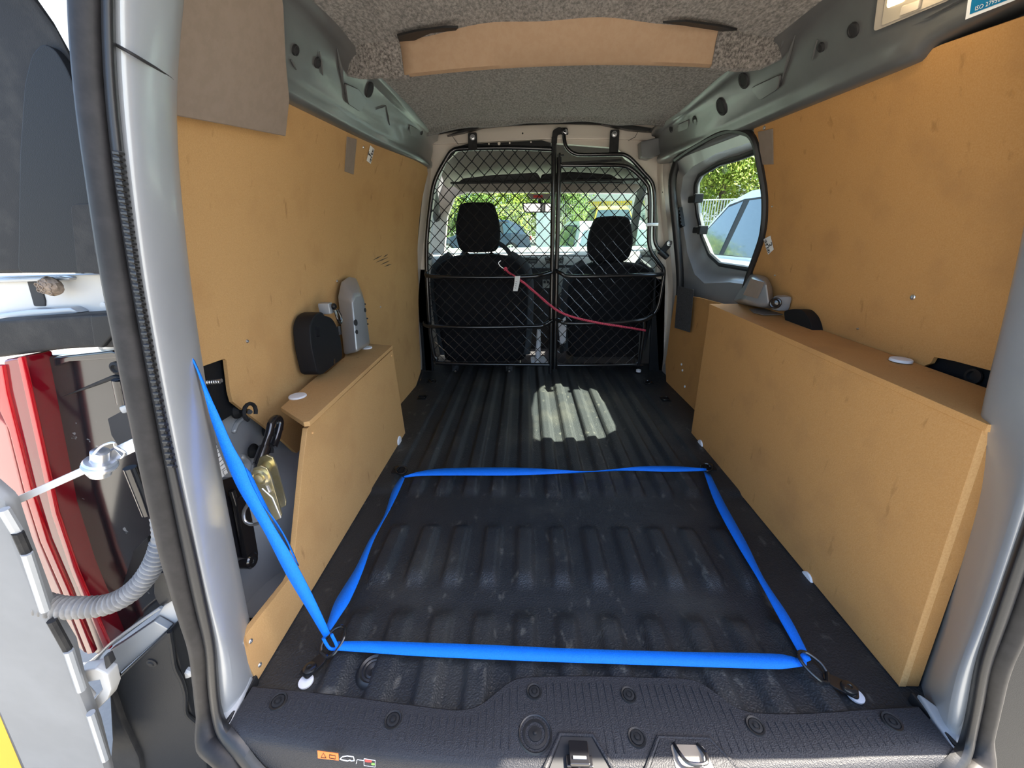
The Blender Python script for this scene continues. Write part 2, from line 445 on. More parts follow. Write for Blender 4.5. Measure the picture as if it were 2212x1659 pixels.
def RL(px, py, side, off=.002):
    """point on the rail's slanted face"""
    n = Vector((side * .075, 0, .034)); n = Vector((side * .0750, 0, .0400)).normalized()
    # face runs from (.585,1.085) to (.532,1.18): direction (-.053,.095) -> normal (.095,.053)
    n = Vector((side * .095, 0, .053)).normalized()
    d = n.dot(Vector((side * .5775, 0, 1.098))) - off
    return onplane(px, py, n, d)
def rail_bits(side, railo, holes, lines, pads):
    nin = Vector((-side * .095, 0, -.053)).normalized()
    for px, py, r in holes:
        c = RL(px, py, side, .004); mb = MB(); rr = r * (c - CAM).length / F
        mb.lathe(c, nin, [(rr * 1.5, -.004), (rr * 1.4, 0), (rr, .0005), (rr * .95, -.001), (0, -.0012)], 16); ob = mb.build('drain_hole', 'cab_dark', railo, smooth=True)
    for a, b, wd in lines:
        A, B = RL(*a, side, .002), RL(*b, side, .002); mb = MB(); mb.tube([A, (A + B) / 2 + nin * .001, B], [.0012, wd, .0012], 8); mb.build('pressed_ridge', 'shaded_rail_paint', railo, smooth=True)
    for poly in pads:
        pts = rounded([RL(*q, side, .001) for q in poly], .012); mb = MB(); mb.prism(pts, nin * .006); mb.build('pressed_pad', 'shaded_rail_paint', railo, bevel=.002)
rail_bits(-1, railL, [(641, 110, 5), (688, 137, 5), (800, 195, 8), (884, 281, 5), (888, 284, 4), (895, 290, 5), (897, 293, 4), (752, 200, 4), (770, 215, 4), (912, 287, 3)],
          [((690, 112), (697, 162), .003), ((812, 236), (834, 229), .002), ((834, 229), (842, 270), .002), ((628, 128), (640, 150), .003), ((728, 105), (742, 185), .005)],
          [[(742, 178), (770, 190), (790, 215), (775, 240), (748, 222)], [(882, 268), (898, 276), (900, 305), (884, 290)]])
rail_bits(1, railR, [(1556, 232, 9), (1501, 263, 6), (1604, 175, 8), (1771, 104, 4), (1840, 67, 6), (1649, 193, 5), (1679, 177, 5), (1449, 281, 4), (1471, 277, 4), (1478, 274, 4), (1486, 271, 4)],
          [((1766, 85), (1755, 130), .003), ((1686, 105), (1700, 70), .003), ((1718, 75), (1690, 170), .005)],
          [[(1625, 188), (1690, 158), (1685, 190), (1645, 215)], [(1466, 268), (1490, 257), (1490, 275), (1468, 287)]])

mb = MB(); bx_ = [PY(*q, 2.10) for q in [(1384, 305), (1448, 291), (1452, 322), (1404, 343), (1386, 340)]]; mb.prism(bx_, (0, .06, 0)); mb.build('gusset_box', 'shaded_rail_paint', railR, bevel=.006)
c_ = PY(1441, 315, 2.098); mb = MB(); mb.lathe(c_, (0, -1, 0), [(.009, 0), (.009, .003), (0, .003)], 12); mb.build('plug', 'cab_dark', railR)
# ---- hoop behind the partition (B pillars and cross beam)
HY = 2.20
inner = [PY(*q, HY) for q in [(1420, 800), (1412, 640), (1416, 560), (1418, 470), (1412, 420), (1390, 370), (1350, 345), (1330, 322), (1200, 312), (1040, 315), (990, 328), (965, 352), (944, 400), (930, 500), (926, 560), (928, 640), (935, 800)]]
outer = [(-.80, -.02), (-.80, .6), (-.72, 1.0), (-.64, 1.3), (.64, 1.3), (.72, 1.0), (.80, .6), (.80, -.02)]
outer = [(x, z) for x, z in outer]
il = [(p.x, p.z) for p in inner]
il = [(il[0][0], -.02)] + il + [(il[-1][0], -.02)]
poly = list(reversed(outer)) if False else outer
full = outer + il
o = sheet('trim_4', [full], lambda x, z: Vector((x, HY, z)), .03, 'sunlit_silver_paint', smooth=False); struct(o, 'silver pillar hoop and roof cross beam coloured beige as if sunlit behind the mesh partition', 'body frame')
# raised cross-beam lip with sealer seams and dark upper edge
top = [PY(*q, 2.185) for q in [(929, 296), (1000, 284), (1100, 275), (1190, 271), (1280, 272), (1360, 279), (1425, 289)]]
bot = [PY(*q, 2.185) for q in [(1426, 307), (1360, 304), (1280, 303), (1190, 303), (1100, 306), (1000, 312), (929, 315)]]
mb = MB(); mb.prism(top + bot, (0, -.025, 0)); ob = mb.build('cross_beam', 'sunlit_silver_paint', o, bevel=.004)
mb = MB(); mb.tube(smoothpath([p + Vector((0, -.03, .004)) for p in top], 4), .006, 6); mb.build('rubber_edge', 'rubber', o, smooth=True)
for seam in ([(975, 291), (983, 303), (990, 312)], [(1380, 280), (1372, 296), (1357, 304)]):
    mb = MB(); mb.tube([PY(*q, 2.159) for q in seam], .0012, 5); mb.build('sealer_seam', 'cab_dark', o)
for q in [(1129, 288), (905, 425), (890, 530), (1432, 415)]:
    mb = MB(); mb.lathe(PY(*q, 2.158 if q[0] == 1129 else 2.14), (0, -1, 0), [(.004, 0), (.003, .001), (0, .001)], 10); mb.build('drain_hole', 'cab_dark', o)
# silver pillar strips in front of the hoop, one each side
def strip(name, ptsL, ptsR, y0, y1, m, label, cat):
    A = smoothpath([PY(*q, y0) for q in ptsL], 6); B = smoothpath([PY(*q, y1) for q in ptsR], 6)
    n = len(A); back = Vector((0, .03, 0))
    mb = MB(); mb.grid([[A[i] + back, A[i], B[i], B[i] + back] for i in range(n)])
    o = mb.build(name, m, smooth=True); struct(o, label, cat); return o
strip('trim_5', [(910, 352), (916, 385), (908, 470), (896, 590), (894, 660), (905, 760), (908, 800)], [(930, 345), (930, 385), (921, 470), (908, 590), (904, 660), (911, 760), (912, 800)], 2.13, 2.17, 'sunlit_silver_paint', 'silver pillar flange beside the curved wood panel and partition', 'body frame')
strip('trim_6', [(1433, 352), (1432, 385), (1440, 470), (1452, 590), (1452, 660), (1443, 760), (1437, 800)], [(1420, 352), (1420, 385), (1428, 470), (1441, 590), (1443, 660), (1434, 760), (1430, 800)], 2.13, 2.17, 'sunlit_silver_paint', 'silver pillar flange beside the sliding door and partition', 'body frame')
# lower black pillar covers
for nm, poly, lab in (('trim_7', [(902, 580), (925, 580), (930, 640), (938, 800), (905, 800)], 'black plastic cover on the lower pillar beside driver seat side panel'),
                      ('trim_8', [(1436, 600), (1412, 600), (1405, 700), (1400, 800), (1432, 800)], 'black plastic cover on the lower pillar beside the sliding door')):
    mb = MB(); mb.prism([PY(*q, 2.19) for q in poly], (0, -.02, 0)); o = mb.build(nm, 'black_plastic', bevel=.004); struct(o, lab, 'pillar cover')
# black rubber seal of the sliding door opening
mb = MB(); mb.tube(smoothpath([PY(*q, 2.08) for q in [(1462, 350), (1452, 400), (1461, 500), (1469, 600), (1465, 680), (1453, 780), (1462, 830)]] + [PX(*q, .70) for q in [(1490, 880), (1540, 940)]], 6), .019, 10)
o = mb.build('trim_9', 'rubber', smooth=True); struct(o, 'black rubber seal down the front edge of the sliding door', 'door seal')
mb = MB(); mb.tube(smoothpath([W(*q, 1, -.004) for q in [(1460, 345), (1500, 318), (1560, 287), (1600, 283), (1628, 300), (1643, 360), (1653, 430), (1649, 500), (1634, 550), (1616, 600), (1600, 660)]], 6), .011, 8)
o = mb.build('trim_10', 'rubber', smooth=True); struct(o, 'black rubber seal around the sliding door window opening', 'door seal')
# left: dark trim line along the bottom of the curved panel
mb = MB(); mb.tube(smoothpath([W(*q, -1, -.004) for q in [(912, 800), (895, 850), (878, 880), (860, 900)]], 5), .007, 8); o = mb.build('trim_11', 'rubber', smooth=True); struct(o, 'black rubber edge along the foot of the curved wood panel', 'trim')

# ---- sliding door inner steel with deep window recess
def dmap(off): return lambda y, z: Vector((interp(WT, z) + off, y, z))
RO = [(p.y, p.z) for p in [W(*q, 1, .03, 0) for q in [(1530, 612), (1508, 592), (1492, 545), (1482, 480), (1478, 420), (1484, 382), (1505, 360), (1560, 330), (1610, 315)]]] + [(1.42, 1.035), (1.38, .98), (1.37, .8), (1.40, .62), (1.48, .585), (1.62, .578)]
door_out = [(1.30, -.02), (2.16, -.02), (2.16, 1.11), (1.30, 1.11)]
o = sheet('door_1', [door_out, RO], dmap(.012), .008, 'silver_paint', None, CZ); struct(o, 'silver painted inner panel of the sliding side door with window recess', 'door')
door1 = o
n = 40
def resample(lp, n):
    P = [Vector(p) for p in lp]; L = [0]
    for i in range(len(P)): L.append(L[-1] + (P[(i + 1) % len(P)] - P[i]).length)
    out = []
    for k in range(n):
        s_ = L[-1] * k / n
        for i in range(len(P)):
            if L[i] <= s_ <= L[i + 1]:
                t = (s_ - L[i]) / max(1e-9, L[i + 1] - L[i]); out.append(P[i].lerp(P[(i + 1) % len(P)], t)); break
    return out
ro = resample(RO, 60); wi = resample(WIN, 60)
# align start by nearest angle
c0 = sum(ro, Vector((0, 0))) / 60; c1 = sum(wi, Vector((0, 0))) / 60
ro.sort(key=lambda p: math.atan2(p.y - c0.y, p.x - c0.x)); wi.sort(key=lambda p: math.atan2(p.y - c1.y, p.x - c1.x))
rows = []
for a, b in zip(ro, wi):
    A = Vector((interp(WT, a.y) + .012, a.x, a.y)); B = Vector((interp(WT, b.y) + .066, b.x, b.y))
    mid = A.lerp(B, .5); 
    rows.append([A, A.lerp(B, .12) + Vector((.012, 0, 0)), mid + Vector((.016, 0, 0)), A.lerp(B, .85) + Vector((.006, 0, 0)), B])
mb = MB(); mb.grid(rows + [rows[0]]); mb.build('window_recess', 'silver_paint', door1, smooth=True)
wl = [Vector((interp(WT, z) + .063, y, z)) for y, z in [(p.x, p.y) for p in wi]]
mb = MB(); mb.tube(wl, .011, 8, closed=True); ob = mb.build('window_seal', 'rubber', door1, smooth=True)
o = sheet('window_1', [[(p.x, p.y) for p in wi]], dmap(.078), .004, 'glass', None, CZ); struct(o, 'rounded fixed window pane in the sliding side door', 'window')
for q in ((1500, 430), (1510, 497)):       # hinge latches of the window
    c = W(*q, 1, .045, 0); mb = MB(); mb.hull([c + Vector((dx, dy, dz)) for dx in (-.014, .014) for dy in (-.05, .045) for dz in (-.014, .014)]); mb.hull([c + Vector((dx, dy, dz)) for dx in (-.02, .02) for dy in (-.055, -.025) for dz in (-.019, .019)])
    mb.build('window_catch', 'black_plastic', door1, bevel=.005)
c = [W(*q, 1, -.004, 0) for q in ((1461, 450), (1474, 447), (1480, 488), (1470, 493))]
mb = MB(); mb.prism(c, (-.015, 0, 0)); 
for k in range(5):
    a = c[0].lerp(c[3], .12 + k * .19) + Vector((-.015, 0, 0)); b = c[1].lerp(c[2], .12 + k * .19) + Vector((-.015, 0, 0)); mb.tube([a, b], .005, 6)
mb.build('vent_grommet', 'black_plastic', door1, smooth=True)

# ---- rear corner pillars (silver) with rubber seal: swept sections, mirrored
ROWS = [  # photo row: seal left, seal right / lip left, lip right, highlight right, face right (inner edge)
    (-500, 190, 250, 278, 318, 440), (-250, 165, 224, 251, 288, 415), (0, 160, 218, 245, 280, 392), (200, 172, 226, 251, 286, 372), (400, 198, 250, 275, 304, 384), (600, 229, 282, 303, 328, 406), (750, 258, 309, 330, 354, 428), (900, 288, 338, 358, 381, 452),
    (1050, 320, 367, 391, 411, 478), (1200, 354, 398, 425, 441, 508), (1320, 388, 424, 450, 468, 530), (1400, 412, 446, 468, 492, 548), (1480, 421, 449, 470, 501, 570), (1540, 428, 458, 478, 502, 575)]
def PL(px, py, y0): return onplane(px, py, (0, 1, -.1), y0)
def pillar(side, name, label):
    sec = []; seal = []; lip = []
    for row, a, b, c, d, e in ROWS:
        A = PL(b, row, .385); B = PL(c, row, .385); C = PL(d, row, .392); D0 = PL(d + (e - d) * .5, row, .425); D = PL(e - 6, row, .462); E_ = PL(e, row, .475)
        G = E_ + Vector((-.014, .03, 0)); H = Vector((-.80, E_.y + .12, E_.z))
        if side > 0:      # behind the tall box this pillar's inner edge sits further out
            k_ = 1 - sstep(.40, .53, E_.z)
            E_ = E_ + Vector((-.052, .035, 0)) * k_; D = D + Vector((-.040, .02, 0)) * k_; D0 = D0 + Vector((-.016, .004, 0)) * k_; G = G + Vector((-.052, .035, 0)) * k_
        sec.append([Vector((-.62 - .0, A.y + .03, A.z)) if False else A + Vector((-.02, .03, 0)), A, B, B.lerp(C, .5) + Vector((0, -.004, 0)), C, D0, D, E_, G, H])
        m1 = PL((a + b) / 2, row, .375); r1 = (PL(a, row, .375) - PL(b, row, .375)).length / 2
        seal.append((m1, r1)); lip.append([PL(b - 3, row, .372), PL(b + 4, row, .366), PL(c, row, .372), PL(c + 2, row, .385)])
    f = lambda v: Vector((-side * v.x, v.y, v.z)) if side > 0 else v
    mb = MB(); mb.grid([[f(p) for p in r] for r in sec]); o = mb.build(name, 'silver_paint', smooth=True, flat_angle=50); struct(o, label, 'body pillar')
    md = o.modifiers.new('s', 'SUBSURF'); md.levels = 1; md.render_levels = 2
    return seal, lip, f
sealL, lipL, fL = pillar(-1, 'trim_12', 'silver painted rear corner pillar beside the tail lamp and open side cubby')
sealR, lipR, fR = pillar(1, 'trim_13', 'silver painted rear corner pillar behind the tall wood box')
# the seal is one continuous ring: down the left pillar, across below the sill, up the right pillar
bottom = [PL(452, 1600, .36), PL(492, 1640, .345)]
ringL = [p for p, r in sealL] + bottom; radL = [r for p, r in sealL] + [.018, .017]
midp = [Vector((-.50, .325, -.115)), Vector((-.25, .315, -.118)), Vector((0, .312, -.118))]
path = ringL + midp; rad = radL + [.017] * 3
mir = lambda v: Vector((-v.x, v.y, v.z))
path = path + [mir(p) for p in reversed(path[:-1])]; rad = rad + list(reversed(rad[:-1]))
sp = smoothpath([Vector((*p, )) for p in path], 4); rr = []
for i in range(len(path) - 1): rr += [lerp(rad[i], rad[i + 1], k / 4) for k in range(4)]
rr.append(rad[-1])
so_ = thing('rear_door_seal', 'black rubber weather seal running round the whole rear opening', 'door seal', (0, .36, -.13))
mb = MB(); mb.tube(sp, rr, 12); mb.build('seal_bulb', 'rubber_dusty', so_, smooth=True)
lp = [l for l in lipL] + [[p + Vector((.016, -.003, .012)), p + Vector((.022, -.008, .014)), p + Vector((.034, -.003, .024)), p + Vector((.036, .008, .026))] for p in bottom] + [[p + Vector((0, -.003, .018)), p + Vector((0, -.008, .024)), p + Vector((0, -.003, .034)), p + Vector((0, .01, .036))] for p in midp]
lp = lp + [[mir(p) for p in l] for l in reversed(lp[:-1])]
mb = MB(); mb.grid(lp); ob = mb.build('seal_lip', 'rubber', so_, smooth=True); md = ob.modifiers.new('s', 'SUBSURF'); md.levels = 1; md.render_levels = 2

tooth = None
for row in range(330, 1010, 13):
    b_ = interp([(r[0], r[2]) for r in ROWS], row); c_ = interp([(r[0], r[3]) for r in ROWS], row)
    mb = MB(); mb.tube([PL(b_ + 5, row, .366), PL((b_ + c_) / 2 + 2, row + 1, .365), PL(c_ - 1, row + 2, .371)], .0022, 6); mb.build('seal_tooth', 'rubber', so_, smooth=True)
mb = MB(); mb.tube(smoothpath([PL(247, 95, .385), PL(285, 116, .389), PL(330, 143, .424), PL(362, 163, .455), PL(372, 172, .468)], 5), .0016, 6)
mb.build('panel_seam', 'cab_dark', bpy.data.objects['trim_12'], smooth=True)

# ================================================================== WOOD LINING
def wmap(s, off, taper=.055): return lambda y, z: Vector((s * (xw(z, y, taper) + off), y, z))
def wyz(q, s): p = W(*q, s); return (p.y, p.z)
CY = fr(1.4, 2.15, .05)
# left curved panel
LP = [(.56, 1.075), (1.0, 1.085), (2.04, 1.105), (2.085, 1.09), (2.10, 1.05), (2.125, .8), (2.14, .55), (2.12, .3), (2.08, .12), (2.02, .01), (1.2, .01), (1.0, .01), (.93, .17)]
LP += [wyz((610, 950), -1), wyz((503, 868), -1), wyz((497, 845), -1), wyz((489, 778), -1), wyz((484, 775), -1), wyz((433, 793), -1), (.56, .545)]
pl = thing('side_panel', 'tall curved wood fibre wall panel carrying the large grey-brown sheet', 'panel', (-.72, 1.3, 0))
sheet('board', [LP], wmap(-1, 0), .008, 'mdf_light', pl, CZ, CY)
RP = [(.56, 1.06), wyz((2212, 35), 1), wyz((2030, 98), 1), wyz((2015, 105), 1), wyz((2003, 120), 1), wyz((1990, 130), 1), (1.0, 1.062), (1.3, 1.083), (1.36, 1.085), (1.40, 1.072), wyz((1629, 300), 1), wyz((1645, 360), 1), wyz((1655, 430), 1), wyz((1650, 500), 1), wyz((1636, 550), 1), wyz((1624, 585), 1), (1.41, .60), (1.40, .45), (.90, .45), wyz((1992, 792), 1), wyz((2010, 785), 1), wyz((2018, 771), 1), (.72, .535), (.56, .54)]
pr = thing('side_panel', 'flat wood fibre wall panel below the lit interior lamp', 'panel', (.72, 1.0, .45))
sheet('board', [RP], wmap(1, 0, 0), .008, 'mdf', pr, CZ)
RQ = [(1.45, .005), (1.98, .005), (2.06, .10), (2.09, .3), (2.07, .46), (1.95, .475), (1.80, .49), (1.45, .50)]
pq = thing('lower_side_panel', 'small low wood fibre panel under the sliding door window', 'panel', (.72, 1.75, 0))
sheet('board', [RQ], wmap(1, -.014, 0.02), .008, 'mdf', pq, CZ, CY)
for q in [(1491, 669), (1472, 787), (1479, 835), (1474, 800)]:
    c = W(*q, 1, -.018, .02); mb = MB(); mb.lathe(c, (-1, 0, 0), [(.006, -.002), (.006, .001), (.004, .003), (0, .0032)], 12); mb.build('screw_cap', 'white_plastic', pq, smooth=True)
def screw_on(parent, c, n, r=.006, m='steel'):
    n = Vector(n); mb = MB(); mb.lathe(c, n, [(r, -.002), (r, .0008), (r * .8, .002), (r * .35, .0022), (r * .3, .0008), (0, .0008)], 14); return mb.build('screw', m, parent, smooth=True)
for q in [(534, 737), (662, 742), (728, 607), (822, 663), (785, 318)]: screw_on(pl, W(*q, -1, -.001), (1, 0, 0), .004)
for q in [(1972, 642), (1651, 276), (1674, 595), (1668, 446), (1853, 710)]: screw_on(pr, W(*q, 1, -.001, 0), (-1, 0, 0), .0055 if q[0] in (1972, 1651) else .0025, 'steel')

# ================================================================== WHEEL ARCH BOXES
XL, XR = -.585, .585
def cap_disc(parent, c, n, r=.021, r2=None):
    mb = MB(); mb.lathe(c, n, [(r, -.001), (r, .0025), (r * .93, .0042), (r * .5, .005), (0, .005)], 28); return mb.build('cap', 'white_plastic', parent, smooth=True)
bl = thing('wheel_arch_box', 'low wood fibre box over the wheel arch with long sloping foot board', 'box', (-.64, .9, 0))
face = [(848, 756), (876, 938), (557, 1476), (540, 1440), (524, 1410), (524, 1388), (538, 1362), (600, 1283), (622, 1255), (634, 1230), (637, 1190), (645, 1110), (655, 1000), (664, 925)]
pts = [PX(*q, XL) for q in face]
for p in pts: p.z = max(p.z, .002)
mb = MB(); mb.prism(pts, (-.012, 0, 0)); mb.build('front_board', 'mdf_light', bl, bevel=.0012)
lid = [(848, 746), (668, 910), (655, 912), (606, 880), (640, 850), (690, 808), (704, 806), (744, 771), (745, 765), (790, 742)]
mb = MB(); mb.prism([PZ(*q, .392) for q in lid], (0, 0, -.012)); mb.build('lid', 'mdf_light', bl, bevel=.0015)
cap_disc(bl, PZ(643, 857, .392), (0, 0, 1)); cap_disc(bl, PZ(793, 752, .392), (0, 0, 1), .018); cap_disc(bl, PX(862, 953, XL), (1, 0, 0), .020)
for q in [(541, 1385), (561, 1436)]: screw_on(bl, PX(*q, XL), (1, 0, 0), .0045)
screw_on(bl, PX(675, 935, XL), (1, 0, 0), .003, 'mdf_edge'); screw_on(bl, PX(846, 769, XL), (1, 0, 0), .003, 'mdf_edge')

br = thing('wheel_arch_box', 'tall wood fibre box over the wheel arch with full length lid', 'box', (.65, .95, 0))
face = [(1531, 668), (2119, 921), (1926, 1500), (1494, 935)]
pts = [PX(*q, XR) for q in face]
pts = [Vector((XR, 1.432, .512)), Vector((XR, .524, .492)), Vector((XR, .470, .002)), Vector((XR, 1.405, .002))]
mb = MB(); mb.prism(pts, (.012, 0, 0)); ob = mb.build('front_board', 'mdf', br, bevel=.0012)
mb = MB(); mb.prism([pts[1] + Vector((0, -.0006, 0)), pts[1] + Vector((.012, -.0006, 0)), pts[2] + Vector((.012, -.0006, 0)), pts[2] + Vector((0, -.0006, 0))], (0, .001, 0)); mb.build('board_edge', 'mdf_edge', br)
a, b = pts[1] + Vector((.013, 0, 0)), pts[2] + Vector((.013, 0, 0))
mb = MB(); mb.prism([a, a + Vector((.0245, 0, 0)), b + Vector((.022, 0, 0)), b], (0, .016, 0)); mb.build('end_board', 'mdf', br, bevel=.001)
lidp = [Vector((XR - .002, 1.436, .512)), Vector((XR - .002, .519, .492)), Vector((XR + .040, .517, .492)), Vector((XR + .030, .535, .4925)), Vector((XR + .028, .553, .493)), Vector((XR + .05, .575, .494)), Vector((.722, .62, .495)), Vector((.722, 1.20, .506)), Vector((.712, 1.436, .512))]
mb = MB(); mb.prism(lidp, (0, 0, .012)); ob = mb.build('lid', 'mdf', br, bevel=.0012)
mb = MB(); q0, q1 = lidp[1], lidp[2]
mb.prism([q0 + Vector((0, -.0004, 0)), q1 + Vector((0, -.0004, 0)), q1 + Vector((0, -.0004, .012)), q0 + Vector((0, -.0004, .012))], (0, .001, 0)); mb.build('lid_edge', 'mdf_edge', br)
cap_disc(br, PZ(1946, 779, .513), (0, 0, 1), .019); cap_disc(br, PX(1513, 961, XR), (-1, 0, 0), .020); cap_disc(br, PX(1744, 1250, XR), (-1, 0, 0), .017)
tp = [PZ(*q, .5225) for q in [(1618, 668), (1660, 666), (1695, 678), (1690, 680), (1650, 681), (1628, 676)]]
mb = MB(); mb.prism(tp, (0, 0, .0012)); ob = mb.build('lid_patch', 'grey_tape', br); ob['label'] = 'grey tape patch on the box lid'
# dark body pockets behind the panel cutouts
for s, nm in ((-1, 'trim_14'), (1, 'trim_15')):
    mb = MB(); mb.grid([[(s * (xw(z, y, 0) + .018), y, z) for y in (.575, .78)] for z in fr(.40, .60, .05)]); o = mb.build(nm, 'black_plastic', smooth=True)
    struct(o, 'black plastic liner inside the panel cutout ' + ('above the jack' if s < 0 else 'behind the tall wood box'), 'trim')

# ================================================================== REAR SILL TRIM
SZ = .018
rear = [(545, 1484), (700, 1500), (850, 1519), (950, 1532), (1000, 1534), (1040, 1522), (1080, 1490), (1110, 1470), (1150, 1463), (1270, 1461), (1390, 1464), (1470, 1466), (1510, 1474), (1550, 1500), (1590, 1528), (1640, 1541), (1750, 1542), (1900, 1532), (1985, 1528)]
rp = smoothpath([PZ(*q, SZ) for q in rear], 4)
sill = thing('sill_trim', 'black grained plastic sill trim across the rear loading edge', 'sill', (0, .39, -.06))
rows = []
for p in rp:
    yf = .357 - .030 * (1 - (p.x / .57) ** 2)
    xf = p.x * (1.0 + .0)
    if p.x < -.5: xf = p.x + .0 - .0
    rows.append([Vector((p.x, p.y + .004, SZ - .02)), p + Vector((0, .003, -.003)), p.copy(), Vector((xf, lerp(p.y, yf, .5), SZ + .002)), Vector((xf, yf + .012, SZ + .001)), Vector((xf, yf + .004, SZ - .003)), Vector((xf, yf, SZ - .012)), Vector((xf, yf - .006, SZ - .05)), Vector((xf, yf - .008, SZ - .10))])
mb = MB(); mb.grid(rows); o1 = mb.build('sill_board', 'sill_plastic', sill, smooth=True)
def end_cap(row): 
    mb = MB(); mb.prism([v for v in row], (.001 if row[0].x < 0 else -.001, 0, 0)); return mb
end_cap(rows[0]).build('end_cap', 'sill_plastic', sill); end_cap(rows[-1]).build('end_cap', 'sill_plastic', sill)
def sill_front(x): return .357 - .030 * (1 - (x / .57) ** 2)
def sill_rear(x):
    best = min(rp, key=lambda p: abs(p.x - x)); return best.y
HOLES = [(601, 1515, .014), (849, 1555, .014), (1154, 1494, .013), (1358, 1501, .013), (1376, 1593, .014), (1632, 1568, .014), (1927, 1559, .014)]
hc = [PZ(px, py, SZ + .002) for px, py, r in HOLES] + [PZ(1156, 1585, SZ + .002)]
for (px, py, r), c in zip(HOLES, hc):
    mb = MB(); mb.lathe(c, (0, 0, 1), [(r * 1.05, -.001), (r * .98, .0018), (r * .80, .0012), (r * .78, -.004)], 22); ob = mb.build('screw', 'rubber', sill, smooth=True)
    mb = MB(); mb.lathe(c + Vector((0, 0, -.0005)), (0, 0, 1), [(r * .74, 0), (r * .70, .0022), (r * .45, .0026), (r * .42, .0012), (r * .28, .0012), (r * .25, .003), (0, .0034)], 20); mb.build('screw_head', 'grey_black_plastic', ob, smooth=True)
c = hc[-1]; r = .026
mb = MB(); mb.lathe(c, (0, 0, 1), [(r * 1.08, -.001), (r * 1.0, .002), (r * .93, .001), (r * .9, -.004), (r * .8, -.004), (r * .78, .0005), (r * .62, .001), (r * .6, -.003), (r * .45, -.003), (r * .4, .001), (r * .12, .0015), (r * .1, .004), (0, .0045)], 32); mb.build('rubber_plug', 'rubber', sill, smooth=True)
# moulded grip ribs, all copies of one ridge
mb = MB(); mb.hull([Vector((x, y, z)) for x, z in ((-.0018, 0), (.0018, 0), (-.0008, .0015), (.0008, .0015)) for y in (-.5, .5)])
proto = None
POCK = [(PZ(1252, 1640, SZ).x, .034), (PZ(1490, 1640, SZ).x, .05)]
x = -.535
while x < .54:
    y1 = sill_rear(x) - .012; y0 = sill_front(x) + .024
    for px_, w_ in POCK:
        if abs(x - px_) < w_: y0 = max(y0, .385)
    segs = [(y0, y1)]
    for h, rad_ in [(h, .018) for h in hc[:-1]] + [(hc[-1], .032)]:
        if abs(h.x - x) < rad_:
            ns = []
            for a, b in segs:
                if h.y - rad_ > a: ns.append((a, min(b, h.y - rad_)))
                if h.y + rad_ < b: ns.append((max(a, h.y + rad_), b))
            segs = ns
    for a, b in segs:
        if b - a < .008: continue
        if proto is None:
            proto = mb.build('grip_rib', 'sill_plastic', sill); ob = proto
        else:
            ob = proto.copy(); COL.objects.link(ob)
        ob.location = Vector((x, (a + b) / 2, SZ + .0008)) - sill.location; ob.scale = (1, b - a, 1)
    x += .0128
# latch pockets
def pocket(xc, w0, w1, y0, y1, name):
    z0 = SZ + .002
    mb = MB(); ring = [Vector((xc - w1, y0, z0)), Vector((xc - w0, y1, z0)), Vector((xc + w0, y1, z0)), Vector((xc + w1, y0, z0))]
    mb.tube(ring, .004, 8); return mb.build(name, 'sill_plastic', sill, smooth=True)
xc = PZ(1250, 1640, SZ).x
pk = pocket(xc, .026, .052, .330, .373, 'latch_pocket')
mb = MB(); mb.prism([Vector((xc - .048, .325, SZ + .0025)), Vector((xc - .024, .370, SZ + .0025)), Vector((xc + .024, .370, SZ + .0025)), Vector((xc + .048, .325, SZ + .0025))], (0, 0, .0006)); mb.build('pocket_floor', 'cab_dark', pk)
mb = MB(); mb.box((xc - .015, .330, SZ + .003), (xc + .015, .360, SZ + .016)); mb.box((xc - .020, .330, SZ + .003), (xc + .020, .345, SZ + .010)); mb.build('latch', 'gloss_black', pk, bevel=.002)
mb = MB(); mb.tube([Vector((xc - .010, .338, SZ + .017)), Vector((xc + .010, .338, SZ + .017))], .002, 8); mb.build('latch_pin', 'steel', pk)
xc = PZ(1490, 1640, SZ).x
pk = pocket(xc, .040, .078, .322, .373, 'striker_pocket')
mb = MB(); mb.prism([Vector((xc - .074, .322, SZ + .002)), Vector((xc - .038, .371, SZ + .002)), Vector((xc + .038, .371, SZ + .002)), Vector((xc + .074, .322, SZ + .002))], (0, 0, .0035)); mb.build('pocket_floor', 'sill_plastic', pk, bevel=.001)
mb = MB(); pp = rounded([Vector((xc - .027, .332, SZ + .0058)), Vector((xc - .025, .363, SZ + .0058)), Vector((xc + .025, .363, SZ + .0058)), Vector((xc + .030, .332, SZ + .0058))], .006); mb.prism(pp, (0, 0, .0006)); mb.build('striker_plate', 'steel', pk)
mb = MB(); mb.tube(smoothpath([Vector((xc - .019, .364, SZ + .006)), Vector((xc - .017, .348, SZ + .014)), Vector((xc - .008, .336, SZ + .016)), Vector((xc + .016, .336, SZ + .016)), Vector((xc + .022, .348, SZ + .014)), Vector((xc + .017, .364, SZ + .006))], 5), .0028, 8); mb.build('striker_loop', 'gloss_black', pk, smooth=True)
# silver corner gussets beside the sill
for s in (-1, 1):
    mb = MB(); mb.prism([Vector((s * .575, .365, .012)), Vector((s * .60, .352, -.01)), Vector((s * .612, .40, .03)), Vector((s * .585, .445, .03))], (0, 0, -.03)); mb.build('corner_gusset', 'silver_paint', sill, bevel=.004)
    mb = MB(); mb.box((s * .585 - .004, .375, .0), (s * .585 + .004, .45, .020)); mb.build('dark_strip', 'rubber', sill, bevel=.003)
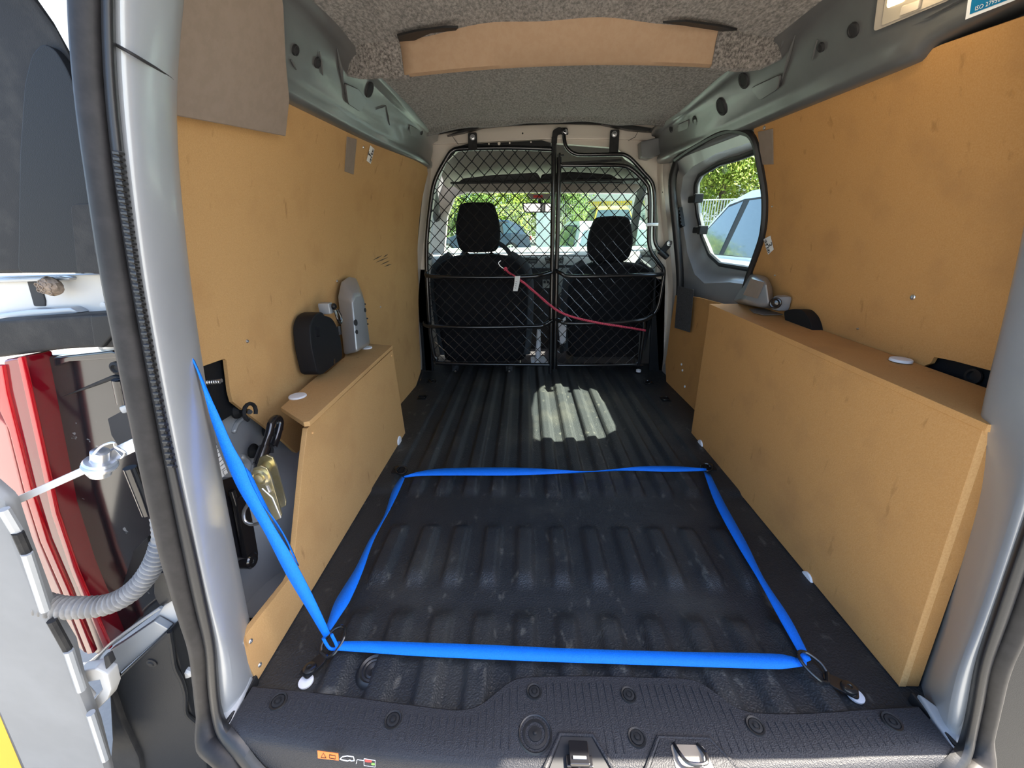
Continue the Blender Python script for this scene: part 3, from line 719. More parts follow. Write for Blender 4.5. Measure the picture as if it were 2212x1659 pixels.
# warning sticker on the front of the sill
def sf(px, py): 
    p = PY(px, py, .34)
    for i in range(6): p = PY(px, py, sill_front(p.x) - .0065 - .0012)
    return p
st = thing('warning_sticker', 'orange warning sticker with van pictogram on the sill edge', 'sticker', sf(740, 1645))
mb = MB(); mb.prism([sf(*q) for q in [(686, 1621), (731, 1627), (732, 1642), (687, 1637)]], (0, -.0006, 0)); mb.build('orange_field', 'orange', st)
def ln(pts, r, m, nm): mb = MB(); mb.tube([sf(*q) + Vector((0, -.001, 0)) for q in pts], r, 5); mb.build(nm, m, st)
ln([(694, 1635), (699, 1625), (705, 1636), (694, 1635)], .0004, 'ink', 'triangle_mark'); ln([(712, 1629), (725, 1631), (725, 1638), (712, 1636), (712, 1629)], .0004, 'ink', 'book_mark')
ln([(735, 1638), (740, 1633), (750, 1631), (764, 1633), (766, 1641), (760, 1642), (756, 1640), (752, 1642), (742, 1640), (735, 1638)], .0007, 'white_print', 'van_outline')
ln([(770, 1648), (772, 1639), (786, 1641)], .0004, 'white_print', 'arrow_line')
mb = MB(); mb.prism([sf(*q) for q in [(789, 1639), (803, 1641), (803, 1646), (789, 1645)]], (0, -.0006, 0)); mb.build('red_field', 'red_print', st)
mb = MB(); mb.lathe(sf(806, 1650), (0, -1, 0), [(.0028, 0), (.0028, .0006), (0, .0007)], 14); mb.build('green_dot', 'green_print', st)
ln([(787, 1637), (811, 1641), (811, 1655), (787, 1652), (787, 1637)], .0004, 'white_print', 'frame_line')

# ================================================================== TIE-DOWN RINGS
def ring_front(name, label, bolt, ringc, pad, grp=None):
    B = PZ(*bolt, .012); C = PZ(*ringc, .03); d = (C - B); d.z = 0; L = d.length; d.normalize(); s = Vector((-d.y, d.x, 0))
    t = thing(name, label, 'tie-down', (B.x, B.y, .0), grp)
    P = PZ(*pad, .004); mb = MB(); mb.lathe(P, (0, 0, 1), [(.013, -.002), (.013, .0012), (.010, .002), (0, .002)], 24); mb.build('washer_pad', 'white_plastic', t, smooth=True)
    mb = MB(); mb.prism(rounded([B - d * .014 - s * .012, B + d * .022 - s * .012, B + d * .036 - s * .007, B + d * .036 + s * .007, B + d * .022 + s * .012, B - d * .014 + s * .012], .006), (0, 0, .004)); mb.build('clamp_plate', 'black_metal', t, bevel=.001)
    mb = MB(); mb.lathe(B + Vector((0, 0, .004)), (0, 0, 1), [(.0125, 0), (.0125, .001), (.011, .004), (.006, .006), (.004, .006), (.003, .004), (0, .004)], 20); mb.build('bolt', 'black_metal', t, smooth=True)
    mb = MB(); e = B + d * .030 + Vector((0, 0, .004)); up_ = Vector((0, 0, .022))
    f_ = e + d * .048 + up_
    mb.tube(smoothpath([e - s * .010, e + d * .012 - s * .019 + up_ * .3, e + d * .036 - s * .016 + up_ * .8, f_, e + d * .036 + s * .016 + up_ * .8, e + d * .012 + s * .019 + up_ * .3, e + s * .010], 5), .0032, 8); mb.tube([e - s * .011, e + s * .011], .004, 8); mb.build('ring', 'black_metal', t, smooth=True)
    return t
ring_front('tie_down_ring', 'black lashing ring holding the diagonal strap beside the sloping foot board', (670, 1448), (702, 1400), (661, 1472))
ring_front('tie_down_ring', 'black lashing ring at the foot of the tall wood box near the sill', (1832, 1490), (1765, 1440), (1848, 1502))
def ring_small(label, px, py, s, grp=None, sc=1.0):
    B = PZ(px, py, .012); t = thing('tie_down_ring', label, 'tie-down', (B.x, B.y, 0), grp)
    mb = MB(); mb.prism(rounded([B + Vector((-.02 * sc, -.022 * sc, -.006)), B + Vector((.02 * sc, -.022 * sc, -.006)), B + Vector((.02 * sc, .022 * sc, -.006)), B + Vector((-.02 * sc, .022 * sc, -.006))], .008), (0, 0, .006)); mb.build('clamp_plate', 'black_plastic', t, bevel=.001)
    mb = MB(); mb.lathe(B + Vector((-s * .004, .004, 0)), (0, 0, 1), [(.010, 0), (.010, .004), (.007, .008), (0, .008)], 16); mb.build('bolt', 'black_metal', t, smooth=True)
    mb = MB(); mb.torus(B + Vector((s * .018, -.016, .008)) * 1.0, (0.2 * s, -.25, 1), .017 * sc, .0032, 18, 8); mb.build('ring', 'black_metal', t, smooth=True)
ring_small('small black lashing ring on the floor by the low wood box', 860, 1014, 1)
ring_small('small black lashing ring on the floor by the tall wood box', 1532, 1008, -1)
ring_small('black lashing ring on the floor edge by the partition and curved panel', 930, 824, 1, None, .9)
ring_small('black lashing ring on the floor edge by the partition and sliding door', 1404, 826, -1, None, .9)
# floor edge catches
for q, lab in (((912, 858), 'black floor catch between low wood box and curved panel'), ((1437, 862), 'black floor catch between tall wood box and sliding door')):
    B = PZ(*q, .012); t = thing('floor_catch', lab, 'catch', (B.x, B.y, 0))
    mb = MB(); mb.box(B + Vector((-.022, -.03, -.008)), B + Vector((.022, .03, .0))); mb.build('plate', 'black_plastic', t, bevel=.003)
    mb = MB(); mb.tube(rounded([B + Vector((-.018, -.018, .003)), B + Vector((.018, -.018, .003)), B + Vector((.018, .018, .003)), B + Vector((-.018, .018, .003))], .01), .0025, 6, closed=True); mb.build('wire_frame', 'black_metal', t, smooth=True)
# rubber floor plug
c = PZ(808, 1448, .004); mb = MB(); r = .026
mb.lathe(c, (0, 0, 1), [(r * 1.35, -.006), (r * 1.15, .003), (r, .006), (r * .85, .003), (r * .72, .004), (r * .62, .002), (r * .5, .004), (r * .35, .003), (r * .2, .001), (r * .12, .004), (0, .0045)], 32)
o = mb.build('floor_plug', 'rubber', smooth=True); tag(o, 'round black rubber plug in the floor beside the front strap', 'plug')

# ================================================================== BLUE RATCHET STRAP
strap = thing('ratchet_strap', 'bright blue lashing strap looped through four floor rings with brass ratchet', 'strap', (-.1, .75, 0))
def ribbon(la, lb, fa, fb, name='webbing', sub=5):
    A = smoothpath([fa(q, i / (len(la) - 1)) for i, q in enumerate(la)], sub); B = smoothpath([fb(q, i / (len(lb) - 1)) for i, q in enumerate(lb)], sub)
    mb = MB(); mb.grid([[a, (a + b) / 2, b] for a, b in zip(A, B)]); ob = mb.build(name, 'webbing', strap, smooth=True)
    md = ob.modifiers.new('t', 'SOLIDIFY'); md.thickness = .0018; md.offset = 0; return ob
zz = lambda z0, z1=None: (lambda q, t: PZ(*q, z0 if z1 is None else lerp(z0, z1, t)))
ribbon([(727, 1386), (800, 1385), (900, 1388), (1050, 1393), (1200, 1400), (1350, 1405), (1500, 1409), (1660, 1412), (1700, 1416), (1742, 1428)], [(727, 1405), (800, 1410), (900, 1417), (1050, 1424), (1200, 1430), (1350, 1435), (1500, 1440), (1660, 1445), (1700, 1444), (1742, 1438)], zz(.030), zz(.026))
ribbon([(872, 1029), (905, 1019), (960, 1012), (1090, 1010), (1180, 1013), (1270, 1018), (1330, 1013), (1380, 1008), (1450, 1007), (1526, 1012)], [(874, 1032), (910, 1028), (990, 1027), (1100, 1027), (1190, 1024), (1275, 1020), (1330, 1017), (1380, 1017), (1450, 1019), (1526, 1017)], zz(.030), zz(.022))
ribbon([(868, 1029), (849, 1057), (831, 1111), (812, 1145), (795, 1172), (769, 1226), (741, 1271), (722, 1304), (706, 1352)], [(874, 1033), (861, 1063), (843, 1099), (823, 1135), (804, 1175), (783, 1235), (757, 1295), (735, 1330), (713, 1363)], zz(.024), zz(.03))
ribbon([(1520, 1018), (1545, 1087), (1590, 1172), (1637, 1250), (1683, 1335), (1738, 1432)], [(1535, 1026), (1565, 1087), (1612, 1172), (1650, 1250), (1706, 1335), (1752, 1426)], zz(.028), zz(.024))
fy = lambda y0, y1: (lambda q, t: PY(*q, lerp(y0, y1, t)))
ribbon([(412, 770), (431, 813), (454, 900), (475, 960), (490, 1000), (517, 1060), (569, 1145), (617, 1238), (662, 1313), (701, 1379)], [(420, 780), (436, 816), (475, 901), (502, 961), (527, 1006), (545, 1050), (588, 1130), (630, 1200), (677, 1289), (713, 1367)], fy(.51, .50), fy(.515, .505))
ribbon([(530, 1010), (556, 1075), (585, 1112), (610, 1150), (636, 1205)], [(540, 1020), (572, 1085), (600, 1140), (622, 1170), (645, 1222)], fy(.535, .52), fy(.54, .525), 'webbing_tail')
mb = MB(); mb.tube(smoothpath([PY(698, 1378, .502), PY(712, 1400, .50), PY(728, 1398, .50), PY(716, 1370, .505)], 4), .003, 6); mb.build('webbing_knot', 'webbing', strap, smooth=True)
# ratchet body
def RY(q, y=.565): return PY(*q, y)
rt = strap
side_pl = [(541, 1030), (547, 1012), (562, 1006), (576, 1012), (585, 1030), (608, 1112), (606, 1120), (590, 1127), (572, 1120), (560, 1080), (548, 1050)]
pts = [RY(q) for q in side_pl]
mb = MB(); mb.prism(pts, (0, .004, 0)); ob = mb.build('ratchet_side_plate', 'zinc', rt, bevel=.001)
mb = MB(); mb.prism([p + Vector((-.012, .035, 0)) for p in pts], (0, .004, 0)); mb.build('ratchet_side_plate', 'zinc', rt, bevel=.001)
c = RY((563, 1030)); mb = MB(); mb.lathe(c, (0, -1, 0), [(.016, 0), (.016, .003), (.012, .005), (.012, .003), (.008, .003), (.008, .007), (.004, .008), (0, .008)], 24); mb.build('ratchet_gear', 'zinc', rt, smooth=True)
mb = MB(); mb.tube([c, c + Vector((-.012, .038, 0))], .010, 14); mb.build('ratchet_spool', 'zinc', rt, smooth=True)
mb = MB(); mb.tube([RY((577, 1048), .560), RY((583, 1062), .560)], .0028, 8); mb.tube([RY((566, 1055), .560), RY((588, 1075), .560), RY((606, 1118), .560)], .0016, 6); mb.build('ratchet_pawl', 'steel', rt, smooth=True)
mb = MB(); mb.tube(smoothpath([RY((548, 1060), .575), RY((536, 1088), .58), RY((527, 1105), .585), RY((529, 1125), .585), RY((545, 1133), .58), RY((568, 1128), .575)], 5), .0032, 8); mb.build('ratchet_handle', 'steel', rt, smooth=True)

# ================================================================== SIDE CUBBY CONTENTS
mb = MB()
rows = []
for z in fr(-.05, .56, .04):
    xx = -.765 + .05 * sstep(.25, -.03, z) 
    rows.append([Vector((xx + .105 * sstep(.62, .86, y) * (1 - sstep(.12, .27, z)), y, z)) for y in fr(.575, 1.05, .03)])
mb.grid(rows); mb.grid([[(-.78, y, .001), (-.70, y, .001), (-.59, y, .001)] for y in (.575, 1.05)])
o = mb.build('wall_left_inner', 'silver_paint', smooth=True); struct(o, 'bare silver body steel inside the side cubby behind the strap', 'van body')
for pts_, w_ in (([(504, 935), (512, 915), (530, 902), (548, 900)], .006), ([(520, 985), (535, 1000), (530, 1030)], .008)):
    mb = MB(); mb.tube(smoothpath([PX(*q, -.762) for q in pts_], 5), [w_ * .6] + [w_] * (5 * (len(pts_) - 1) - 1) + [w_ * .6], 8); mb.build('pressed_ridge', 'silver_paint', o, smooth=True)
# jack
jk = thing('car_jack', 'black folded scissor jack stowed in the side cubby behind the strap', 'jack', PX(530, 1228, -.70))
def JX(q, x=-.70): return PX(*q, x)
mb = MB(); mb.prism(rounded([JX(q) for q in [(470, 1040), (508, 1028), (530, 1080), (552, 1190), (552, 1215), (540, 1230), (522, 1228), (505, 1190), (480, 1090)]], .012), (-.04, 0, 0)); mb.build('lower_arm', 'gloss_black', jk, bevel=.004)
mb = MB(); mb.prism(rounded([JX(q, -.695) for q in [(498, 1075), (522, 1070), (536, 1130), (548, 1200), (538, 1220), (524, 1212), (512, 1150)]], .01), (.012, 0, 0)); mb.build('upper_arm', 'gloss_black', jk, bevel=.003)
c = JX((539, 1211), -.688); mb = MB(); mb.lathe(c, (1, 0, 0), [(.017, -.02), (.017, .006), (.014, .009), (.007, .009), (.006, .006), (0, .006)], 20); mb.build('pivot', 'gloss_black', jk, smooth=True)
mb = MB(); mb.tube([JX((500, 1060), -.69), JX((543, 1195), -.69)], .006, 10); mb.build('screw_spindle', 'black_metal', jk, smooth=True)
# paper label on the jack housing
lb = thing('paper_label', 'white printed paper label behind the blue strap by the jack', 'label', PX(480, 1032, -.70))
mb = MB(); mb.prism([PX(*q, -.702) for q in [(452, 935), (458, 940), (493, 1022), (474, 1036)]], (-.001, 0, 0)); ob = mb.build('paper', 'paper', lb)
for k in range(7):
    a = (461 + k * 3.1, 965 + k * 8.5); mb = MB(); mb.tube([PX(*a, -.7005), PX(a[0] + 7, a[1] - 6, -.7005)], .0006, 4); mb.build('print_line', 'ink', lb)
mb = MB(); mb.tube([PX(*q, -.7005) for q in [(482, 1018), (490, 1013), (493, 1021), (485, 1027), (482, 1018)]], .0004, 4); mb.build('print_frame', 'ink', lb)
# wheel wrench in clips
ww = thing('wheel_wrench', 'black bent wheel wrench clipped inside the side cubby above the ratchet', 'tool', PY(560, 1005, .62))
XR_ = -.67
mb = MB(); mb.tube(smoothpath([PX(*q, XR_) for q in [(556, 1012), (568, 975), (580, 940), (586, 915), (594, 904), (603, 906), (604, 920), (596, 950), (590, 965)]], 6), .0085, 10); mb.build('shank', 'gloss_black', ww, smooth=True)
mb = MB(); mb.tube([PX(558, 1005, XR_), PX(573, 965, XR_)], .0125, 12); mb.build('socket', 'gloss_black', ww, smooth=True)
def clip(label, q, end):
    c = PX(*q, -.75); e = PX(*end, -.672); t = thing('tool_clip', label, 'clip', (c.x, c.y, c.z - .02))
    mb = MB(); mb.lathe(c, (1, 0, 0), [(.018, 0), (.017, .004), (.010, .008), (.006, .010), (.005, .03)], 18); mb.build('base', 'black_plastic', t, smooth=True)
    mb = MB(); mb.tube([c + Vector((.02, 0, 0)), e], .005, 8); mb.build('stem', 'black_plastic', t, smooth=True)
    mb = MB(); mb.tube([e + Vector((0, math.cos(a) * .018, math.sin(a) * .018)) for a in [R(-40 + k * 27) for k in range(11)]], .004, 8); mb.build('jaw', 'black_plastic', t, smooth=True)
clip('empty black plastic tool clip above the wheel wrench', (511, 888), (540, 890))
clip('black plastic tool clip holding the wrench shank', (546, 974), (576, 976))
clip('black plastic tool clip holding the top of the wrench', (576, 930), (598, 926))
c = PX(444, 826, -.735); mb = MB(); mb.tube([c + Vector((0, 0, 0)), c + Vector((.03, .006, .002))], .004, 10)
for k in range(6): mb.torus(c + Vector((.005 + k * .004, .001 * k, 0)), (1, .2, 0), .004, .0009, 12, 5)
o = mb.build('stud_bolt', 'steel', smooth=True); tag(o, 'bare threaded steel stud poking out of the black liner above the strap', 'bolt')

# ================================================================== PILLAR COVERS, PATCHES, LABELS ON THE WALLS
lc = thing('seat_belt_cover', 'silver steel pillar cover with round holes standing on the low wood box', 'cover', (-.66, 1.3, .39))
base = [PX(*q, -.705) for q in [(728, 640), (735, 606), (752, 595), (768, 598), (782, 630), (800, 745), (742, 768)]]
topf = [PX(*q, -.635) for q in [(761, 650), (768, 636), (780, 634), (787, 650), (798, 742), (771, 761)]]
mb = MB(); mb.hull(base + topf); mb.build('cover_shell', 'silver_paint', lc, bevel=.010, seg=3)
for q, r in [((789, 670), .007), ((769, 697), .010), ((771, 717), .007), ((789, 657), .003), ((794, 688), .0025), ((795, 700), .0025)]:
    c = PX(*q, -.634); mb = MB(); mb.lathe(c, (1, 0, 0), [(r, -.003), (r, .001), (r * .9, .0012), (0, .0008)], 14); mb.build('hole', 'cab_dark', lc)
kc = thing('black_cover', 'black oval plastic cover with small slots in front of the silver cover', 'cover', (-.68, 1.02, .39))
pts = rounded([PX(*q, -.665) for q in [(670, 705), (677, 683), (689, 674), (698, 674), (702, 682), (716, 684), (728, 702), (737, 729), (742, 774), (697, 810), (686, 808), (673, 747)]], .02, 3)
mb = MB(); mb.prism(pts, (-.05, 0, 0)); mb.build('cover_shell', 'black_plastic', kc, bevel=.005)
for q in ([(681, 706), (688, 705), (689, 727), (683, 728)], [(728, 705), (734, 704), (737, 722), (731, 724)], [(719, 775), (723, 775), (723, 787), (719, 787)]):
    mb = MB(); mb.prism([PX(*p, -.6655) for p in q], (.002, 0, 0)); mb.build('slot', 'gloss_black', kc)
bk = thing('lashing_eye', 'small black lashing eye bolted between the black and silver covers', 'tie-down', PX(722, 695, -.66))
c = PX(719, 662, -.655); mb = MB(); mb.hull([c + Vector((dx, dy, dz)) for dx in (-.04, -.004) for dy in (-.012, .014) for dz in (-.022, .012)]); mb.build('mounting', 'silver_paint', bk, bevel=.006)
mb = MB(); mb.lathe(c + Vector((.001, 0, 0)), (1, 0, 0), [(.010, 0), (.010, .004), (.006, .008), (0, .008)], 14); mb.build('bolt', 'black_metal', bk, smooth=True)
mb = MB(); mb.tube(smoothpath([c + Vector((.008, -.008, -.01)), c + Vector((.012, -.008, -.035)), c + Vector((.012, .004, -.05)), c + Vector((.012, .014, -.035)), c + Vector((.008, .008, -.01))], 5), .004, 8); mb.build('ring', 'black_metal', bk, smooth=True)

rc = thing('seat_belt_cover', 'silver steel pillar cover with grey tape behind the tall wood box', 'cover', (.68, 1.3, .515))
base = [PX(*q, .72) for q in [(1580, 655), (1598, 625), (1622, 587), (1658, 596), (1670, 622), (1672, 668)]]
topf = [PX(*q, .655) for q in [(1600, 650), (1628, 612), (1655, 608), (1662, 660), (1640, 664)]]
mb = MB(); mb.hull(base + topf); mb.build('cover_shell', 'silver_paint', rc, bevel=.012, seg=3)
mb = MB(); mb.prism([PX(*q, .653) for q in [(1606, 637), (1622, 602), (1652, 610), (1637, 645)]], (-.001, 0, 0)); ob = mb.build('tape_patch', 'grey_tape', rc)
ek = thing('lashing_eye', 'black lashing eye in a silver housing beside the taped silver cover', 'tie-down', PX(1684, 668, .68))
c = PX(1683, 650, .69); mb = MB(); mb.hull([c + Vector((dx, dy, dz)) for dx in (-.012, .03) for dy in (-.016, .020) for dz in (-.03, .016)]); mb.build('mounting', 'silver_paint', ek, bevel=.010)
c2 = c + Vector((-.02, -.016, -.004)); mb = MB(); mb.torus(c2, (-.7, -.7, 0), .013, .004, 18, 8); mb.lathe(c2, (-.7, -.7, 0), [(.009, 0), (.009, .004), (0, .006)], 14); mb.build('ring', 'black_metal', ek, smooth=True)
ok_ = thing('black_cover', 'black curved plastic cover end peeking over the tall wood box lid', 'cover', PX(1720, 700, .70))
mb = MB(); mb.prism(rounded([PX(*q, .695) for q in [(1692, 672), (1712, 667), (1732, 669), (1746, 684), (1754, 708), (1754, 740), (1700, 720)]], .012), (.03, 0, 0)); mb.build('cover_shell', 'black_plastic', ok_, bevel=.004)
c = W(2089, 813, 1, -.002, 0) + Vector((.012, 0, 0)); mb = MB(); mb.lathe(c, (-1, 0, 0), [(.014, 0), (.014, .003), (.010, .003), (.009, -.002), (0, -.002)], 18); o = mb.build('liner_grommet', 'rubber', smooth=True); tag(o, 'round black grommet in the liner behind the tall wood box', 'grommet')

# grey-brown sheet glued over the panel top
sl_ = lambda q: onplane(*q, Vector((-1, 0, .6)).normalized(), Vector((-1, 0, .6)).normalized().dot(Vector((-.630, 0, .955))))
pts = [sl_(q) for q in [(340, -160), (596, -90), (612, 15), (617, 130), (625, 215), (617, 293), (500, 270), (376, 247), (330, 242)]]
mb = MB(); mb.prism(pts, (-.002, 0, -.001)); o = mb.build('grey_sheet', 'grey_tape'); tag(o, 'large grey-brown flexible sheet glued over the curved panel and rail', 'sheet')
def patch(name, poly, s, m, label, cat, taper=.055, off=-.0025):
    pts = [W(*q, s, off, taper) for q in poly]; mb = MB(); mb.prism(pts, (s * .0015, 0, 0)); o = mb.build(name, m); 
    if label: tag(o, label, cat)
    return o
patch('tape_patch', [(750, 295), (771, 301), (764, 377), (745, 370)], -1, 'grey_tape', 'small grey-brown tape patch on the curved panel beside the barcode label', 'tape')
patch('tape_patch', [(1637, 285), (1669, 278), (1670, 355), (1644, 356)], 1, 'grey_tape', 'small grey-brown tape patch by the sliding door window', 'tape', 0)
def barcode(poly, s, taper, label, rot):
    c = [W(*q, s, -.003, taper) for q in poly]; t = thing('barcode_label', label, 'label', c[2])
    mb = MB(); mb.prism(c, (s * .0006, 0, 0)); mb.build('paper', 'paper', t)
    n = Vector((-s * .001, 0, 0)); u = c[1] - c[0]; v = c[3] - c[0]
    for k in range(14):
        tt = .08 + k * .062; wd = .012 + .02 * ((k * 7) % 3)
        if k in (6, 7): continue
        a = c[0] + v * tt + u * (.08 if s > 0 else .55) + n; mb = MB(); mb.prism([a, a + u * .33, a + u * .33 + v * wd, a + v * wd], n * .3); mb.build('bar', 'ink', t)
    text('3', .034, c[0] + u * (.70 if s > 0 else .28) + v * .5 + n * 1.3, v * rot, -u * rot, 'ink', t, 'digit')
barcode([(1649, 517), (1664, 509), (1671, 539), (1659, 550)], 1, 0, 'white barcode label with a 3 beside the sliding door window', 1)
barcode([(800, 314), (809, 322), (801, 354), (792, 347)], -1, .055, 'white barcode label with a 3 on the curved panel', 1)
patch('felt_patch', [(1464, 617), (1498, 626), (1490, 718), (1457, 708)], 1, 'felt_dark', 'dark grey felt square hung by the partition under the door window', 'felt', .02, -.034)
# smudge on left panel: dark scuff marks
for k, (a, b) in enumerate([((806, 562), (825, 552)), ((812, 567), (838, 556)), ((822, 572), (842, 563)), ((830, 576), (846, 570)), ((828, 556), (838, 549))]):
    A, B = W(*a, -1, -.001), W(*b, -1, -.001); mb = MB(); mb.tube([A, (A + B) / 2, B], [.0004, .0022, .0004], 5); mb.build('scuff', 'bark', pl, smooth=True)

# ================================================================== ROOF BOW
bow = thing('roof_bow', 'beige cardboard covered roof bow with felt wrapped ends', 'roof bow', (0, 1.07, 1.12))
def bowsec(x):
    sag = 1.151 + .015 * (1 - (x / .40) ** 2) if abs(x) < .40 else 1.151; zr = felt_z(x, 1.12) - .004; yr = 1.140 + .035 * min(1, (x / .38) ** 2)
    return [Vector((x, yr - .010, zr + .012)), Vector((x, yr, zr - .002)), Vector((x, yr + .008, zr - .014)), Vector((x, 1.19, sag + .003)), Vector((x, 1.203, sag)), Vector((x, 1.216, sag + .008)), Vector((x, 1.226, sag + .06))]
mb = MB(); mb.grid([bowsec(x) for x in fr(-.395, .3801, .031) + [.382]]); ob = mb.build('cardboard_cover', 'cardboard', bow, smooth=True)
md = ob.modifiers.new('t', 'SOLIDIFY'); md.thickness = .003
def wob(p, x): return p + Vector((.004 * math.sin(40 * p.y + 9 * x), .006 * math.sin(30 * x), -.004 + .003 * math.sin(25 * x)))
for rng in ([-.555, -.54, -.51, -.48, -.45, -.42, -.40, -.385], [.372, .385, .41, .44, .47, .50, .53, .55]):
    rows = []
    for x in rng:
        e = .022 * max(0, (abs(x) - .50) / .045); rows.append([wob(p, x) + Vector((0, (i / 6 - .5) * -1.6 * e, e * .6)) for i, p in enumerate(bowsec(x))])
    mb = MB(); mb.grid(rows); ob = mb.build('felt_wrap', 'felt', bow, smooth=True); md = ob.modifiers.new('t', 'SOLIDIFY'); md.thickness = .005
for pts_ in ([(858, 78), (900, 68), (960, 60), (990, 60), (985, 66), (930, 72), (895, 88), (862, 90)], [(1432, 50), (1480, 47), (1560, 58), (1592, 66), (1560, 68), (1480, 56)]):  # black strips paint in the darkness of the gaps between felt and bow
    mb = MB(); mb.prism([PZ(*q, 1.206) for q in pts_], (0, 0, .004)); ob = mb.build('dark_strip', 'rubber', bow); ob['label'] = 'black strip standing in for the dark gap behind the bow'
# black foam pieces at the front of the headlining
for pts_, lab in (([(965, 293), (990, 283), (1020, 275), (1045, 268), (1060, 270), (1000, 286)], 'black foam strip under the felt edge above the larger partition door'), ([(1300, 268), (1340, 269), (1400, 279), (1418, 285), (1360, 280)], 'black foam strip under the felt edge above the smaller partition door')):
    mb = MB(); mb.prism([PY(*q, 2.12) for q in pts_], (0, .03, 0)); o = mb.build('dark_strip', 'rubber'); tag(o, lab, 'foam strip')

# ================================================================== INTERIOR LAMP AND STICKER ON THE RAIL
lt = thing('interior_lamp', 'lit rectangular interior lamp in the steel roof rail', 'lamp', RL(1960, 40, 1))
nin = Vector((-.095, 0, -.053)).normalized()
mb = MB(); mb.prism(rounded([RL(*q, 1, .001) for q in [(1898, 62), (1912, -40), (2080, -100), (2070, -10)]], .008), nin * .010); mb.build('frame', 'lamp_frame', lt, bevel=.003)
mb = MB(); mb.prism(rounded([RL(*q, 1, .012) for q in [(1907, 54), (1920, -34), (2066, -88), (2058, -8)]], .005), nin * .003); mb.build('lens', 'lamp_lens', lt, bevel=.002)
mb = MB(); mb.prism(rounded([RL(*q, 1, .0155) for q in [(1916, 18), (1922, -28), (1960, -40), (1956, 2)]], .006), nin * .001); mb.build('bulb_glow', 'lamp_bulb', lt)
mb = MB(); mb.prism([RL(*q, 1, .0155) for q in [(1948, 32), (1954, 10), (1995, -6), (1990, 16)]], nin * .006); mb.build('switch', 'lamp_frame', lt, bevel=.002)
ld = bpy.data.lights.new('lamp_light', 'POINT'); ld.energy = .15; ld.color = (1, .8, .5); ld.shadow_soft_size = .01
lo_ = bpy.data.objects.new('lamp_light', ld); COL.objects.link(lo_); lo_.location = RL(1940, -10, 1, .06) - lt.location; lo_.parent = lt
ss = thing('iso_sticker', 'blue sticker with white border lettered ISO 27956 on the rail', 'sticker', RL(2130, 20, 1))
sp_ = [RL(*q, 1, .003) for q in [(2086, 42), (2100, -60), (2260, -120), (2250, -22)]]
mb = MB(); mb.prism(sp_, nin * .0006); mb.build('border', 'white_print', ss)
sq = [RL(*q, 1, .0042) for q in [(2095, 31), (2107, -54), (2254, -110), (2245, -26)]]
mb = MB(); mb.prism(sq, nin * .0004); mb.build('blue_field', 'blue_print', ss)
text('ISO 27956', .0078, RL(2133, 9, 1, .0056), sq[3] - sq[0], sq[1] - sq[0], 'white_print', ss)

# ================================================================== MESH PARTITION
GY = 2.14
def G(q, y=GY): return PY(*q, y)
def clipseg(p, d, poly):
    """parameter intervals of the 2D line p + t d inside the polygon"""
    ts = []
    n = len(poly)
    for i in range(n):
        a, b = poly[i], poly[(i + 1) % n]; e = (b[0] - a[0], b[1] - a[1])
        den = d[0] * e[1] - d[1] * e[0]
        if abs(den) < 1e-12: continue
        w0 = (a[0] - p[0], a[1] - p[1]); t = (w0[0] * e[1] - w0[1] * e[0]) / den; u = (w0[0] * d[1] - w0[1] * d[0]) / den
        if 0 <= u < 1: ts.append(t)
    ts.sort(); return list(zip(ts[0::2], ts[1::2]))
def wiremesh(poly, pitch, parent, y, bulge):
    xs_ = [p[0] for p in poly]; zs_ = [p[1] for p in poly]; cx = (min(xs_) + max(xs_)) / 2
    mb = MB()
    slope = 1.02
    for sgn in (1, -1):
        k = -60
        while k < 60:
            p = (cx + k * pitch, min(zs_)); d = (1 / math.hypot(1, slope), sgn * slope / math.hypot(1, slope))
            for t0, t1 in clipseg(p, d, poly):
                n = max(2, int((t1 - t0) / .025)); path = []
                for i in range(n + 1):
                    t = t0 + (t1 - t0) * i / n; X_, Z_ = p[0] + d[0] * t, p[1] + d[1] * t
                    path.append(Vector((X_ + .0015 * math.sin(i * 2.1), y + bulge(X_, Z_) + .003 * sgn * (1 if i % 2 else -1), Z_)))
                mb.tube(path, .0021, 4, caps=False)
            k += 1
    ob = mb.build('wire_mesh', 'wire', parent, smooth=True, weld=False); ob['kind'] = 'stuff'; return ob
nb = lambda x, z: .0
pa = thing('partition_panel', 'larger black steel partition panel with wire mesh behind the seat with pink cord end', 'partition', (-.3, GY, 0))
outl = [(1191, 322), (1100, 319), (1000, 321), (978, 326), (965, 342), (940, 390), (930, 440), (922, 520), (922, 594), (928, 700), (936, 760), (944, 776), (960, 785), (1187, 788)]
fp = [G(q) for q in outl]
mb = MB(); mb.tube(smoothpath(fp, 4), .011, 10); mb.build('frame_tube', 'black_metal', pa, smooth=True)
mb = MB(); mb.tube([G((1197, 296)), G((1189, 806))], .0125, 12); mb.build('centre_post', 'black_metal', pa, smooth=True)
for pts_ in ([(921, 590), (932, 597), (1030, 599), (1133, 598), (1165, 595), (1191, 588)], [(917, 697), (930, 705), (1040, 707), (1151, 705), (1175, 702), (1191, 693)]):
    n_ = len(pts_); mb = MB(); mb.tube(smoothpath([G(q, GY - .008 - .035 * (1 if 0 < i < n_ - 1 else 0)) for i, q in enumerate(pts_)], 5), .011, 10); mb.build('cross_bar', 'black_metal', pa, smooth=True)
wiremesh([(p.x, p.z) for p in fp], .0605, pa, GY, nb)
mb = MB(); mb.prism([G(q, GY - .004) for q in [(982, 318), (1010, 311), (1110, 306), (1170, 303), (1190, 309), (1190, 318)]], (0, .004, 0)); mb.build('top_plate', 'black_metal', pa)
